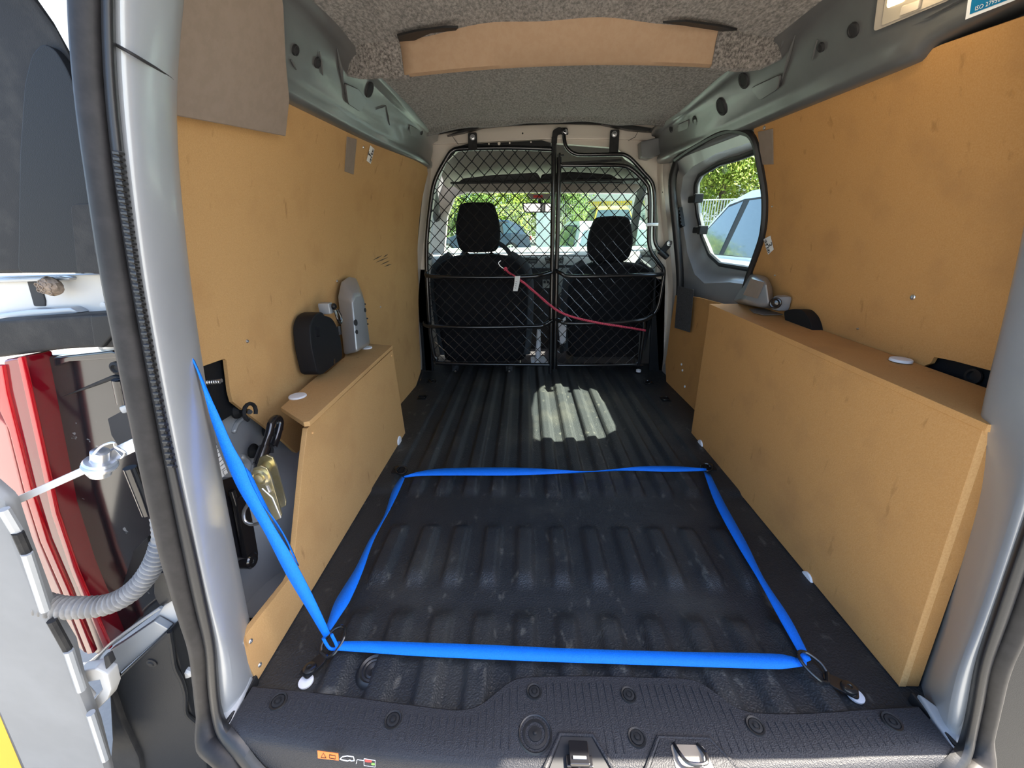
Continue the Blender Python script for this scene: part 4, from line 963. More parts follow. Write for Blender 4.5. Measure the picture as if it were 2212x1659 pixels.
for q, r in (((1056, 311), .004), ((1078, 310), .007), ((1101, 309), .004), ((1147, 307), .004)):
    mb = MB(); mb.lathe(G(q, GY - .0045), (0, -1, 0), [(r, 0), (r, .0006), (0, .0007)], 10); mb.build('plate_hole', 'sunlit_silver_paint', pa)
def bracket(poly, bolt, y, parent, nm='bracket'):
    mb = MB(); mb.prism(rounded([G(q, y) for q in poly], .008), (0, -.005, 0)); ob = mb.build(nm, 'grey_black_plastic', parent, bevel=.001)
    c = G(bolt, y - .005); mb = MB(); mb.lathe(c, (0, -1, 0), [(.013, 0), (.013, .003), (.009, .003), (.009, .006), (.004, .007), (.003, .004), (0, .004)], 16); mb.build('bolt', 'steel', ob, smooth=True)
bracket([(1011, 287), (1030, 286), (1031, 325), (1012, 326)], (1021, 297), GY - .012, pa)
bracket([(1192, 300), (1194, 282), (1206, 275), (1214, 276), (1214, 290), (1204, 292), (1203, 312), (1192, 312)], (1220, 285), GY - .010, pa)
for x_ in (984, 1100): 
    mb = MB(); mb.prism([G(q, GY) for q in [(x_ - 8, 788), (x_ + 8, 788), (x_ + 7, 801), (x_ - 7, 801)]], (0, -.006, 0)); ob = mb.build('foot_plate', 'black_metal', pa, bevel=.001)
    mb = MB(); mb.lathe(G((x_, 803), GY - .02), (0, -.4, 1), [(.006, 0), (.006, .006), (0, .008)], 10); mb.build('bolt', 'steel', ob)
pb = thing('partition_panel', 'smaller hinged black partition panel with wire mesh and outer hoop by the sliding door', 'partition', (.3, GY, 0))
outr = [(1209, 352), (1216, 357), (1300, 357), (1346, 358), (1368, 368), (1392, 392), (1402, 412), (1403, 470), (1402, 520), (1408, 545), (1424, 568), (1434, 585), (1430, 620), (1422, 660), (1410, 680), (1392, 690), (1390, 720), (1381, 784), (1376, 788), (1204, 789)]
fp = [G(q) for q in outr]
mb = MB(); mb.tube(smoothpath(fp, 4), .010, 10); mb.build('frame_tube', 'black_metal', pb, smooth=True)
mb = MB(); mb.tube([G((1208, 340)), G((1198, 797))], .012, 12); mb.build('hinge_post', 'black_metal', pb, smooth=True)
mb = MB(); mb.tube([G((1209, 330)), G((1209, 345))], .005, 8); mb.tube([G((1204, 336)), G((1218, 335))], .004, 8); mb.build('hinge_pin', 'black_metal', pb, smooth=True)
for pts_ in ([(1202, 585), (1212, 590), (1234, 597), (1330, 596), (1410, 594), (1433, 592)], [(1203, 690), (1212, 694), (1227, 698), (1310, 698), (1386, 692), (1412, 680)]):
    n_ = len(pts_); mb = MB(); mb.tube(smoothpath([G(q, GY - .008 - .035 * (1 if 0 < i < n_ - 1 else 0)) for i, q in enumerate(pts_)], 5), .011, 10); mb.build('cross_bar', 'black_metal', pb, smooth=True)
wiremesh([(p.x, p.z) for p in fp], .0605, pb, GY, nb)
mb = MB(); mb.tube(smoothpath([G(q, GY - .015) for q in [(1218, 278), (1219, 300), (1224, 318), (1240, 331), (1262, 334), (1335, 333), (1352, 336), (1366, 346), (1390, 372), (1409, 396), (1414, 430), (1414, 480), (1414, 515), (1420, 534), (1438, 553)]], 5), .009, 10); mb.build('outer_hoop', 'black_metal', pb, smooth=True)
mb = MB(); mb.tube([G((1424, 541), GY - .015), G((1441, 556), GY - .015)], .015, 12); mb.build('hoop_end_cap', 'rubber', pb, smooth=True)
bracket([(1318, 281), (1338, 280), (1335, 333), (1315, 334)], (1327, 290), GY - .012, pb)
bracket([(1426, 540), (1440, 520), (1452, 520), (1449, 532), (1434, 548)], (1446, 526), GY - .02, pb)
bracket([(1211, 276), (1226, 276), (1228, 292), (1212, 292)], (1220, 285), GY - .012, pb)
mb = MB(); mb.prism([G(q, GY - .012) for q in [(1214, 350), (1342, 343), (1343, 348), (1214, 357)]], (0, .004, 0)); mb.build('top_plate', 'grey_black_plastic', pb)
mb = MB(); mb.box(G((1396, 489), GY - .03), G((1421, 481), GY - .015)); mb.build('clamp', 'steel', pb, bevel=.003)
mb = MB(); mb.tube([G((1383, 716), GY - .012), G((1379, 790), GY - .012)], .0045, 8); mb.build('drop_bolt', 'black_metal', pb, smooth=True)
mb = MB(); mb.lathe(G((1379, 803), GY - .012), (0, 0, 1), [(.014, 0), (.014, .012), (.006, .016), (0, .016)], 14); mb.build('socket', 'white_plastic', pb, smooth=True)
# pink elastic cord with paper tag
bc = thing('elastic_cord', 'pink and red braided cord hooked diagonally across both partition panels', 'cord', G((1240, 690), GY - .06))
cp_ = [G(q, GY - y) for q, y in [((1092, 580), .012), ((1098, 588), .018), ((1113, 598), .05), ((1133, 612), .055), ((1160, 635), .055), ((1200, 668), .06), ((1235, 684), .06), ((1290, 697), .06), ((1340, 705), .05), ((1378, 711), .03), ((1394, 714), .02)]]
mb = MB(); mb.tube(smoothpath(cp_, 6), .0062, 8); mb.torus(G((1092, 581), GY - .014), (0, 1, 0), .007, .004, 12, 6); mb.build('cord', 'cord_pink', bc, smooth=True)
mb = MB(); mb.tube(smoothpath([G(q, GY - .012) for q in [(1092, 582), (1082, 576), (1077, 568), (1082, 563)]], 5), .0022, 6); mb.build('hook', 'steel', bc, smooth=True)
pts_ = [G(q, GY - .066) for q in [(1112, 597), (1124, 596), (1122, 612), (1118, 629), (1108, 629), (1111, 612)]]
mb = MB(); mb.prism(pts_, (0, -.0008, 0)); tg = mb.build('paper_tag', 'paper', bc)
for k in range(4):
    mb = MB(); mb.tube([G((1114 - k * .8, 608 + k * 4.5), GY - .0675), G((1117 - k * .8, 609 + k * 4.5), GY - .0675)], .001, 4); mb.build('print_line', 'ink', tg)

# ================================================================== CAB
def seat(x0, label, yb, sc, ztop, hz0, hz1, hx0, hx1, bx0, bx1):
    t = thing('front_seat', label, 'seat', ((bx0 + bx1) / 2, yb + .25, 0))
    cx = (bx0 + bx1) / 2; hw = (bx1 - bx0) / 2
    # backrest: stacked rounded sections, narrower at the shoulders
    rows = []; N = 20
    for z, wf, dy in [(.02, .86, .06), (.06, .92, .05), (.2, .96, .03), (ztop * .6, 1.0, .01), (ztop * .8, .99, -.005), (ztop * .90, .90, -.01), (ztop * .96, .74, -.005), (ztop * .995, .50, .012), (ztop, .2, .03)]:
        r = []
        for k in range(N):
            a = 2 * math.pi * k / N; ca, sa = math.cos(a), math.sin(a)
            e = .45
            r.append(Vector((cx + hw * wf * math.copysign(abs(ca) ** e, ca), yb + dy + .06 + .065 * math.copysign(abs(sa) ** e, sa), z)))
        rows.append(r)
    mb = MB(); o = 0; mb.grid(rows, close=True); mb.f.append(tuple(range((len(rows) - 1) * N, len(rows) * N))); ob = mb.build('backrest', 'seat_fabric', t, smooth=True, flat_angle=80); md = ob.modifiers.new('s', 'SUBSURF'); md.levels = 1; md.render_levels = 2
    # side bolsters facing forward, lighter cloth
    for s in (-1, 1):
        mb = MB(); mb.tube(smoothpath([Vector((cx + s * hw * .93, yb + .13, .05)), Vector((cx + s * hw * 1.0, yb + .12, ztop * .5)), Vector((cx + s * hw * .95, yb + .11, ztop * .85)), Vector((cx + s * hw * .6, yb + .10, ztop * .985))], 6), .032, 10); mb.build('bolster', 'seat_side', t, smooth=True)
    hc_ = (hx0 + hx1) / 2; hh = (hx1 - hx0) / 2; rows = []
    for tz, wf in [(0, .62), (.04, .80), (.15, .93), (.38, 1.0), (.6, .96), (.82, .84), (.94, .74), (1.0, .60)]:
        r = []
        for k in range(N):
            a = 2 * math.pi * k / N; ca, sa = math.cos(a), math.sin(a); e = .5; df = 1 if .05 < tz < .95 else .6
            r.append(Vector((hc_ + hh * wf * math.copysign(abs(ca) ** e, ca), yb + .085 + .045 * df * math.copysign(abs(sa) ** e, sa) , lerp(hz0, hz1, tz))))
        rows.append(r)
    mb = MB(); mb.grid(rows, close=True); mb.f.append(tuple(range(N))); mb.f.append(tuple(range((len(rows) - 1) * N, len(rows) * N))); hr = mb.build('headrest', 'seat_fabric', t, smooth=True, flat_angle=80); md = hr.modifiers.new('s', 'SUBSURF'); md.levels = 1; md.render_levels = 2
    for s in (-1, 1):
        mb = MB(); mb.tube([Vector((hc_ + s * hh * .55, yb + .085, ztop - .05)), Vector((hc_ + s * hh * .55, yb + .085, hz0 + .03))], .007, 8); mb.lathe(Vector((hc_ + s * hh * .55, yb + .085, ztop - .012)), (0, 0, 1), [(.018, 0), (.018, .012), (.010, .018)], 12); mb.build('headrest_post', 'black_metal', hr, smooth=True)
    mb = MB(); mb.hull([Vector((cx + sx * hw * .95, yb + dy, z)) for sx in (-1, 1) for dy, z in ((.1, .0), (.1, .16), (.46, .02), (.50, .18))]); mb.build('seat_cushion', 'seat_fabric', t, bevel=.04, seg=3)
    mb = MB(); mb.box(Vector((cx - hw * .8, yb + .08, -.25)), Vector((cx + hw * .8, yb + .5, .02))); mb.build('seat_base', 'cab_dark', t, bevel=.02)
    return t
SY = 2.27
a = PY(985, 440, SY + .04); b = PY(1080, 545, SY + .04); c = PY(936, 552, SY + .06); d = PY(1142, 600, SY + .06)
seat(0, 'black cloth driver seat with higher headrest behind the larger partition panel', SY, 1, PY(1035, 549, SY + .06).z, PY(1035, 547, SY).z, PY(1035, 437, SY + .1).z, PY(983, 490, SY + .08).x, PY(1082, 490, SY + .08).x, PY(936, 620, SY + .06).x, PY(1142, 620, SY + .06).x)
seat(0, 'black cloth passenger seat with lower headrest behind the smaller partition panel', SY + .08, 1, PY(1320, 566, SY + .14).z, PY(1315, 568, SY + .1).z, PY(1315, 467, SY + .18).z, PY(1267, 530, SY + .16).x, PY(1367, 530, SY + .16).x, PY(1226, 620, SY + .14).x, PY(1412, 620, SY + .14).x)
# cab floor, ceiling, firewall
mb = MB(); mb.box((-.78, 2.32, -.30), (.78, 3.9, -.25)); mb.box((-.78, 3.55, -.3), (.78, 3.6, .5)); o = mb.build('floor_cab', 'cab_dark'); struct(o, 'dark cab floor and firewall', 'floor')
mb = MB(); mb.grid([[(x, y, z + .03 * (1 - (x / .6) ** 2)) for x in fr(-.66, .661, .11)] for y, z in ((2.20, 1.235), (2.5, 1.24), (2.75, 1.22), (2.95, 1.17), (3.05, 1.10))]); o = mb.build('ceiling_cab', 'cab_liner', smooth=True); struct(o, 'pale cloth headlining of the cab', 'ceiling')
md = o.modifiers.new('t', 'SOLIDIFY'); md.thickness = .01
# overhead shelf
sh = thing('overhead_shelf', 'wide pale overhead storage shelf above the windscreen', 'shelf', (0, 2.85, 1.02))
pz = PY(1140, 395, 2.72).z; pz2 = PY(1140, 418, 2.95).z
mb = MB(); mb.prism([PY(*q, 2.72) for q in [(985, 395), (1378, 397), (1384, 404), (1372, 416), (995, 414), (980, 402)]], (0, .02, 0)); mb.build('front_lip', 'cab_trim', sh, bevel=.006)
mb = MB(); mb.box((-.56, 2.70, pz - .0), (.62, 3.0, pz + .012)); mb.build('shelf_tray', 'cab_dark', sh, bevel=.003)
for poly, m_, nm, lab in (([(985, 396), (1000, 385), (1060, 378), (1160, 372), (1175, 396)], 'felt_dark', 'folded_coat', 'dark crumpled cloth bundle on the overhead shelf'), ([(1165, 396), (1170, 376), (1230, 370), (1320, 376), (1350, 396)], 'cab_dark', 'storage_bag', 'black flat bag on the overhead shelf')):
    pts_ = [PY(*q, 2.74) for q in poly]; mb = MB(); mb.hull([p + Vector((0, dy, 0)) for p in pts_ for dy in (0, .18)]); o = mb.build(nm, m_, bevel=.012, seg=3); tag(o, lab, 'bag')
# windscreen frame strip and A pillars
wy = 3.15
WS = [(962, 545), (968, 470), (985, 425), (1010, 417), (1380, 418), (1392, 430), (1395, 470), (1398, 545)]
wsp = [PY(*q, wy) for q in WS]
def cabframe():
    out = [(-.86, .35), (-.86, 1.22), (.90, 1.22), (.90, .35)]
    inn = [(p.x, p.z) for p in wsp]; inn = [(inn[0][0], .35)] + inn + [(inn[-1][0], .35)]
    full = out + list(reversed(inn))
    return sheet('trim_16', [full], lambda x, z: Vector((x, wy - .35 * max(0, (z - .6)) * 0, z)), .05, 'cab_liner', smooth=False)
o = cabframe(); struct(o, 'pale windscreen surround with the front pillars', 'windscreen frame')
mb = MB(); mb.prism([Vector((p.x * 1.04, wy + .04, p.z)) for p in wsp], (0, .005, 0)); o = mb.build('window_2', 'glass_screen'); struct(o, 'faintly green windscreen pane', 'window')
for s, nm, lab in ((-1, 'window_3', 'cab side window pane behind the driver headrest side'), (1, 'window_4', 'cab side window pane beside the passenger headrest')):
    off = .095 if s < 0 else .072
    o = sheet(nm, [[(2.40, .62), (3.3, .57), (3.38, .66), (3.05, .97), (2.80, 1.08), (2.40, 1.12)]], shellmap(s, off - .004), .003, 'glass', None, CZ); struct(o, lab, 'window')
    lp = [Vector((s * (interp(WT, z) + off - .012), y, z)) for y, z in CABR]; mb = MB(); mb.tube(rounded(lp, .06), .03, 8, closed=True); o = mb.build('trim_17' if s < 0 else 'trim_18', 'cab_dark', smooth=True); struct(o, 'black rubber frame of the cab side window on the ' + ('driver' if s < 0 else 'passenger') + ' side', 'window frame')
    o = sheet('door_2' if s < 0 else 'door_3', [[(2.25, -.1), (3.4, -.1), (3.4, .58), (2.40, .63), (2.25, .63)]], shellmap(s, off - .04), .02, 'cab_trim', None, CZ); struct(o, 'pale grey trim of the cab door on the ' + ('driver' if s < 0 else 'passenger') + ' side', 'door')
# dashboard
db = thing('dashboard', 'pale grey dashboard with dark vents across the cab', 'dashboard', (0, 3.0, .3))
zt = PY(1140, 552, 2.95).z
prof = [(2.93, .34), (2.90, zt - .10), (2.94, zt - .02), (2.99, zt + .005), (3.3, zt + .045), (3.42, zt + .03), (3.42, .34)]
mb = MB(); mb.grid([[Vector((x, y, z)) for y, z in prof] for x in (-.80, 0, .84)]); mb.build('dash_body', 'dash_light', db, smooth=True, flat_angle=60)
def dashpanel(poly, y, m_, nm, th=.012):
    mb = MB(); mb.prism([PY(*q, y) for q in poly], (0, -th, 0)); return mb.build(nm, m_, db, bevel=.002)
for x0, x1 in ((1124, 1162), (1176, 1218)):
    v = dashpanel([(x0, 556), (x1, 556), (x1 - 2, 569), (x0 + 4, 569)], 2.895, 'cab_dark', 'air_vent', .006)
    for k in range(3):
        mb = MB(); mb.tube([PY(x0 + 3, 559 + k * 3.4, 2.886), PY(x1 - 3, 559 + k * 3.4, 2.886)], .002, 5); mb.build('vent_slat', 'dash_light', v)
dashpanel([(1085, 551), (1290, 552), (1290, 554), (1085, 553)], 2.90, 'cab_dark', 'trim_line', .008)
dashpanel([(1135, 578), (1200, 578), (1200, 700), (1135, 700)], 2.80, 'cab_dark', 'centre_console', .03)
dashpanel([(1172, 604), (1196, 604), (1196, 622), (1172, 622)], 2.765, 'dash_light', 'radio_panel', .006)
for k in range(3):
    mb = MB(); mb.box(PY(1174 + k * 7, 612, 2.756), PY(1179 + k * 7, 606, 2.752)); mb.build('radio_button', 'cab_dark', db)
dashpanel([(1202, 572), (1290, 574), (1290, 579), (1205, 578)], 2.88, 'cab_dark', 'glove_box_gap', .01)
mb = MB(); mb.prism([PY(*q, 3.2) for q in [(1120, 541), (1230, 541), (1222, 546), (1135, 546)]], (0, -.02, 0)); mb.build('dash_tray_edge', 'cab_dark', db)
# steering wheel
sw = thing('steering_wheel', 'black steering wheel mostly hidden behind the driver seat', 'steering wheel', (PY(1050, 560, 2.75).x, 2.75, .5))
c = PY(1050, 575, 2.75); mb = MB(); mb.torus(c, (0, -.9, .45), .185, .016, 32, 8); mb.build('rim', 'cab_dark', sw, smooth=True)
mb = MB(); mb.lathe(c + Vector((0, .02, -.01)), (0, -.9, .45), [(.085, -.02), (.085, .01), (.06, .02), (0, .022)], 20); mb.build('hub', 'cab_dark', sw, smooth=True)
for a in (0, math.pi, math.pi / 2 * 3):
    u_ = Vector((1, 0, 0)); v_ = Vector((0, .45, .9)); mb = MB(); mb.tube([c, c + (u_ * math.cos(a) + v_ * math.sin(a)) * .18], .014, 6); mb.build('spoke', 'cab_dark', sw, smooth=True)
# mirror
mi = thing('rear_view_mirror', 'black rear view mirror hanging inside the windscreen', 'mirror', PY(1165, 457, 2.95))
pts_ = rounded([PY(*q, 2.95) for q in [(1127, 438), (1192, 438), (1192, 459), (1132, 459)]], .02)
mb = MB(); mb.prism([p for p in pts_], (0, .03, 0)); mb.build('housing', 'cab_dark', mi, bevel=.004)
mb = MB(); q_ = [PY(*q, 2.949) for q in [(1130, 440), (1190, 440), (1190, 457), (1134, 457)]]; q_ = [p + Vector((0, -.004 if i in (0, 1) else .0, 0)) for i, p in enumerate(q_)]; mb.prism(rounded(q_, .015), (0, -.002, 0)); mb.build('mirror_glass', 'mirror', mi)
mb = MB(); mb.tube([PY(1166, 438, 2.96), PY(1166, 428, 2.99), PY(1168, 420, 3.0)], .012, 8); mb.build('stalk', 'cab_dark', mi, smooth=True)
rl = thing('courtesy_lamp', 'small courtesy lamp with red indicator above the rear view mirror', 'lamp', PY(1165, 428, 2.94))
mb = MB(); mb.prism([PY(*q, 2.94) for q in [(1138, 418), (1190, 418), (1188, 430), (1148, 430)]], (0, .03, 0)); mb.build('housing', 'cab_trim', rl, bevel=.004)
mb = MB(); mb.prism([PY(*q, 2.939) for q in [(1152, 422), (1172, 422), (1172, 427), (1152, 427)]], (0, -.003, 0)); mb.build('indicator', 'red_print', rl)
# gear and handbrake between the seats
hb = thing('handbrake', 'handbrake lever coloured sunlit white between the front seats', 'handbrake', PY(1163, 790, 2.35))  # sunlight on the lever is put into its white colour
mb = MB(); mb.tube([PY(1161, 788, 2.33), PY(1163, 745, 2.36), PY(1164, 712, 2.40)], [.018, .016, .012], 10); mb.build('lever', 'white_plastic', hb, smooth=True)
mb = MB(); mb.hull([PY(*q, 2.36) + Vector((0, dy, 0)) for q in [(1146, 778), (1176, 776), (1186, 790), (1148, 790)] for dy in (0, .08)]); mb.build('bracket', 'white_plastic', hb, bevel=.008)
hs = thing('belt_buckle_stalk', 'white seat belt stalk beside the passenger seat', 'belt stalk', PY(1216, 768, 2.36))
mb = MB(); mb.prism([PY(*q, 2.36) for q in [(1206, 700), (1222, 684), (1224, 700), (1222, 740), (1210, 748)]], (0, .02, 0)); mb.build('strap', 'white_plastic', hs, bevel=.004)
mb = MB(); mb.prism([PY(*q, 2.355) for q in [(1208, 746), (1218, 742), (1218, 762), (1210, 764)]], (0, .02, 0)); mb.build('buckle', 'black_plastic', hs, bevel=.003)

# ================================================================== OUTSIDE, BESIDE THE REAR CORNER
def Q(q, y): return PY(*q, y)
def slab(name, poly, y, m, parent=None, th=.02, bevel=.004, rnd=0):
    pts = [Q(q, y) for q in poly]
    if rnd: pts = rounded(pts, rnd, 3)
    mb = MB(); mb.prism(pts, (0, th, 0)); return mb.build(name, m, parent, bevel=bevel)
# black upper trim panel
ut = thing('rear_door_trim', 'black plastic upper trim panel with moulded recess left of the rear seal', 'door trim', Q((120, 590), .50))
slab('panel', [(-60, -40), (40, -40), (75, 0), (120, 60), (150, 120), (168, 190), (200, 400), (245, 588), (-60, 592)], .52, 'grey_black_plastic', ut, .03, .006)
slab('moulding', [(38, 590), (42, 330), (52, 180), (68, 115), (92, 92), (118, 105), (146, 150), (168, 210), (190, 400), (205, 590)], .512, 'black_plastic', ut, .012, .010, .01)
slab('pull_handle', [(152, 447), (160, 440), (200, 440), (208, 450), (212, 520), (226, 555), (240, 590), (166, 590)], .495, 'grey_black_plastic', ut, .03, .006, .006)
slab('handle_recess', [(196, 455), (208, 458), (214, 520), (228, 555), (236, 575), (224, 572), (204, 545)], .494, 'cab_dark', ut, .004, .001)
o = slab('body_quarter', [(60, -60), (170, -60), (178, 60), (186, 220), (168, 190), (148, 115), (112, 50), (70, -10)], .50, 'white_paint', None, .02, .006); tag(o, 'cream white curved body flange beside the rear seal', 'body panel')
o = slab('body_strip', [(-40, 598), (262, 590), (270, 690), (-40, 694)], .545, 'white_paint', None, .02, .004); tag(o, 'white painted body recess carrying the wasp nest', 'body panel'); strip_o = o
slab('inner_step', [(-40, 604), (128, 597), (150, 600), (148, 606), (-40, 612)], .535, 'silver_paint', strip_o, .012, .003)
slab('door_edge', [(-40, 682), (60, 668), (150, 664), (172, 676), (150, 680), (-40, 700)], .530, 'silver_paint', strip_o, .02, .004)
slab('shadow_gap', [(55, 602), (82, 600), (97, 650), (97, 662), (72, 662)], .543, 'cab_dark', strip_o, .006, .002)
c = Q((229, 661), .540); mb = MB(); mb.lathe(c, (0, -1, 0), [(.006, 0), (.006, .003), (0, .004)], 12); mb.build('rivet', 'white_paint', strip_o, smooth=True)
# wasp nest
c = Q((112, 618), .528); wn = thing('wasp_nest', 'small brown paper wasp nest stuck in the white body recess', 'nest', c - Vector((0, 0, .014)))
mb = MB(); rows = []
for i in range(9):
    a = math.pi * i / 8; rows.append([c + Vector((.0155 * math.sin(a) * math.cos(b) * (1 + .12 * math.sin(5 * b + i)), .010 * math.sin(a) * math.sin(b) - .002, .0125 * math.cos(a) * (1 + .08 * math.sin(3 * b)))) for b in [2 * math.pi * k / 14 for k in range(14)]])
mb.grid(rows, close=True); mb.build('comb', 'nest', wn, smooth=True)
for k in range(13):
    a = k * 2.4; rr_ = .0035 * math.sqrt(k); p = c + Vector((rr_ * math.cos(a), -.0115 + rr_ * .35, rr_ * .75 * math.sin(a))); mb = MB(); mb.lathe(p, (0, -1, 0), [(.0030, -.003), (.0030, .002), (.0022, .002), (.002, -.001), (0, -.001)], 6); mb.build('cell', 'nest', wn)
# black cross bar
bb = thing('tail_lamp_bracket', 'black plastic cross bar above the red tail lamp', 'bracket', Q((120, 770), .5))
slab('bar', [(-40, 694), (250, 676), (268, 735), (262, 752), (200, 752), (130, 756), (-40, 778)], .505, 'grey_black_plastic', bb, .04, .006)
slab('bar_facet', [(192, 682), (252, 678), (264, 700), (220, 752), (202, 750)], .500, 'black_plastic', bb, .008, .003)
# glossy black pillar cover
gp = thing('pillar_cover', 'glossy black pillar cover between tail lamp and rear seal', 'pillar cover', Q((260, 1390), .5))
slab('cover_plate', [(46, 776), (110, 768), (230, 764), (275, 762), (320, 930), (355, 1100), (372, 1200), (362, 1300), (346, 1318), (236, 1402), (180, 1250), (120, 1050)], .525, 'gloss_black', gp, .03, .005)
slab('raised_rib', [(112, 772), (240, 758), (256, 764), (256, 775), (150, 782), (115, 794)], .514, 'gloss_black', gp, .012, .003)
slab('raised_edge', [(128, 859), (238, 812), (270, 815), (240, 822), (190, 840)], .516, 'grey_black_plastic', gp, .010, .002)
for x0, y0, x1, y1 in ((258, 820, 268, 870), (280, 1010, 320, 1110)):
    mb = MB(); mb.tube([Q((x0, y0), .512), Q((x1, y1), .512)], .009, 10); mb.build('post', 'gloss_black', gp, smooth=True)
mb = MB(); mb.lathe(Q((256, 794), .520), (0, -1, 0), [(.010, 0), (.010, .004), (.006, .006), (.004, .003), (0, .003)], 16); mb.build('screw', 'grey_black_plastic', gp, smooth=True)
slab('white_bracket', [(232, 905), (275, 882), (292, 960), (262, 975), (240, 940)], .523, 'cab_dark', gp, .003, .001)
slab('latch_cup', [(252, 880), (280, 872), (284, 890), (262, 896)], .510, 'silver_paint', gp, .008, .004)
slab('lower_pocket', [(288, 1190), (318, 1160), (330, 1230), (262, 1270)], .520, 'black_plastic', gp, .006, .002)
# tail lamp
tl = thing('tail_lamp', 'tall red tail lamp at the rear corner beside the glossy black cover', 'tail lamp', Q((200, 1420), .49))
slab('dark_lens', [(4, 778), (44, 772), (58, 830), (92, 985), (120, 1110), (165, 1240), (236, 1402), (214, 1416), (192, 1407), (141, 1275), (96, 1170), (60, 1057), (30, 930), (4, 830)], .492, 'dark_red_lens', tl, .04, .004)
slab('edge_lens', [(36, 773), (46, 771), (60, 830), (94, 985), (122, 1110), (167, 1240), (238, 1402), (226, 1406), (154, 1240), (110, 1110), (82, 985), (48, 830)], .4885, 'red_lens', tl, .006, .0015)
slab('bright_lens', [(-20, 790), (4, 790), (14, 850), (34, 930), (66, 1057), (102, 1170), (148, 1275), (202, 1412), (188, 1414), (132, 1275), (86, 1170), (50, 1057), (18, 930), (-20, 850)], .4875, 'red_lens', tl, .008, .002)
slab('clear_lens', [(-60, 850), (14, 920), (48, 1057), (84, 1170), (130, 1275), (186, 1414), (150, 1385), (60, 1200), (-60, 1000)], .489, 'pink_lens', tl, .02, .003)
# bumper and body below
bp_ = thing('rear_bumper', 'black plastic rear bumper corner under the tail lamp', 'bumper', Q((340, 1659), .44))
slab('bumper_face', [(235, 1484), (365, 1362), (372, 1372), (390, 1440), (402, 1500), (420, 1560), (440, 1600), (452, 1700), (300, 1700), (262, 1560)], .47, 'black_plastic', bp_, .028, .008)
slab('side_return', [(233, 1478), (262, 1560), (300, 1640), (310, 1720), (230, 1720), (240, 1600)], .46, 'grey_black_plastic', bp_, .03, .006)
mb = MB(); mb.lathe(Q((329, 1431), .470), (0, -1, 0), [(.010, -.002), (.010, .002), (.006, .003), (.005, .005), (0, .005)], 18); mb.build('screw', 'grey_black_plastic', bp_, smooth=True)
mb = MB(); mb.tube(smoothpath([Q(q, .467) for q in [(366, 1364), (372, 1400), (378, 1440), (392, 1470), (400, 1500), (402, 1540), (422, 1560)]], 4), .004, 8); mb.build('edge_bead', 'black_plastic', bp_, smooth=True)
o = slab('bumper_ledge', [(236, 1406), (262, 1390), (332, 1342), (364, 1360), (232, 1480), (222, 1470)], .485, 'silver_paint', None, .013, .003); tag(o, 'grey body ledge between tail lamp and bumper', 'body panel')
o = slab('body_lower', [(330, 1342), (352, 1310), (378, 1290), (470, 1560), (440, 1600), (402, 1540), (388, 1440), (366, 1364)], .50, 'white_paint', None, .02, .004); tag(o, 'white painted body corner next to the bumper and seal', 'body panel')
mb = MB(); mb.lathe(Q((408, 1448), .485), (0, -1, 0), [(.012, 0), (.012, .006), (.008, .010), (0, .010)], 16); mb.build('bolt', 'white_paint', o, smooth=True)
mb = MB(); mb.tube(smoothpath([Q(q, .484) for q in [(348, 1312), (300, 1345), (240, 1390), (205, 1425), (180, 1440), (170, 1448)]], 5), [.003] * 14 + [.005] * 6 + [.008] * 6, 8); o = mb.build('lamp_gasket', 'silver_paint', smooth=True); tag(o, 'pale lip running along the lower edge of the tail lamp', 'body panel')
slab('grommet_seat', [(333, 1245), (352, 1235), (372, 1262), (372, 1300), (345, 1310), (332, 1285)], .492, 'rubber', gp, .012, .006, .008)
# open rear door edge, nearest to the camera
DY = .40
rd = thing('rear_door', 'silver open rear door seen edge on at the hinge side', 'door', Q((120, 1659), DY))
slab('door_skin', [(-80, 1010), (8, 1085), (40, 1180), (96, 1325), (143, 1400), (166, 1488), (200, 1572), (232, 1690), (60, 1690), (-4, 1545), (-80, 1400)], DY, 'door_paint', rd, .02, .008)
segs_ = [((8, 1100), (38, 1150), 'silver_paint'), ((38, 1150), (58, 1195), 'grey_black_plastic'), ((58, 1195), (98, 1318), 'silver_paint'), ((112, 1340), (148, 1405), 'grey_black_plastic'), ((148, 1405), (176, 1490), 'silver_paint'), ((196, 1540), (228, 1640), 'silver_paint')]
for a, b, m_ in segs_:
    mb = MB(); mb.tube([Q(a, DY - .004), Q(b, DY - .002)], .0060, 8); mb.build('edge_seal', m_, rd, smooth=True)
hg = slab('door_hinge', [(164, 1452), (205, 1445), (232, 1458), (240, 1490), (232, 1512), (204, 1540), (196, 1520), (220, 1490), (214, 1470), (172, 1478)], .425, 'white_paint', rd, .02, .003)
mb = MB(); mb.tube([Q((176, 1490), .42), Q((192, 1508), .42)], .010, 12); mb.build('hinge_pin', 'white_paint', hg, smooth=True)
slab('wire_plug', [(222, 1420), (232, 1416), (240, 1436), (228, 1448)], .43, 'cab_dark', hg, .01, .002)
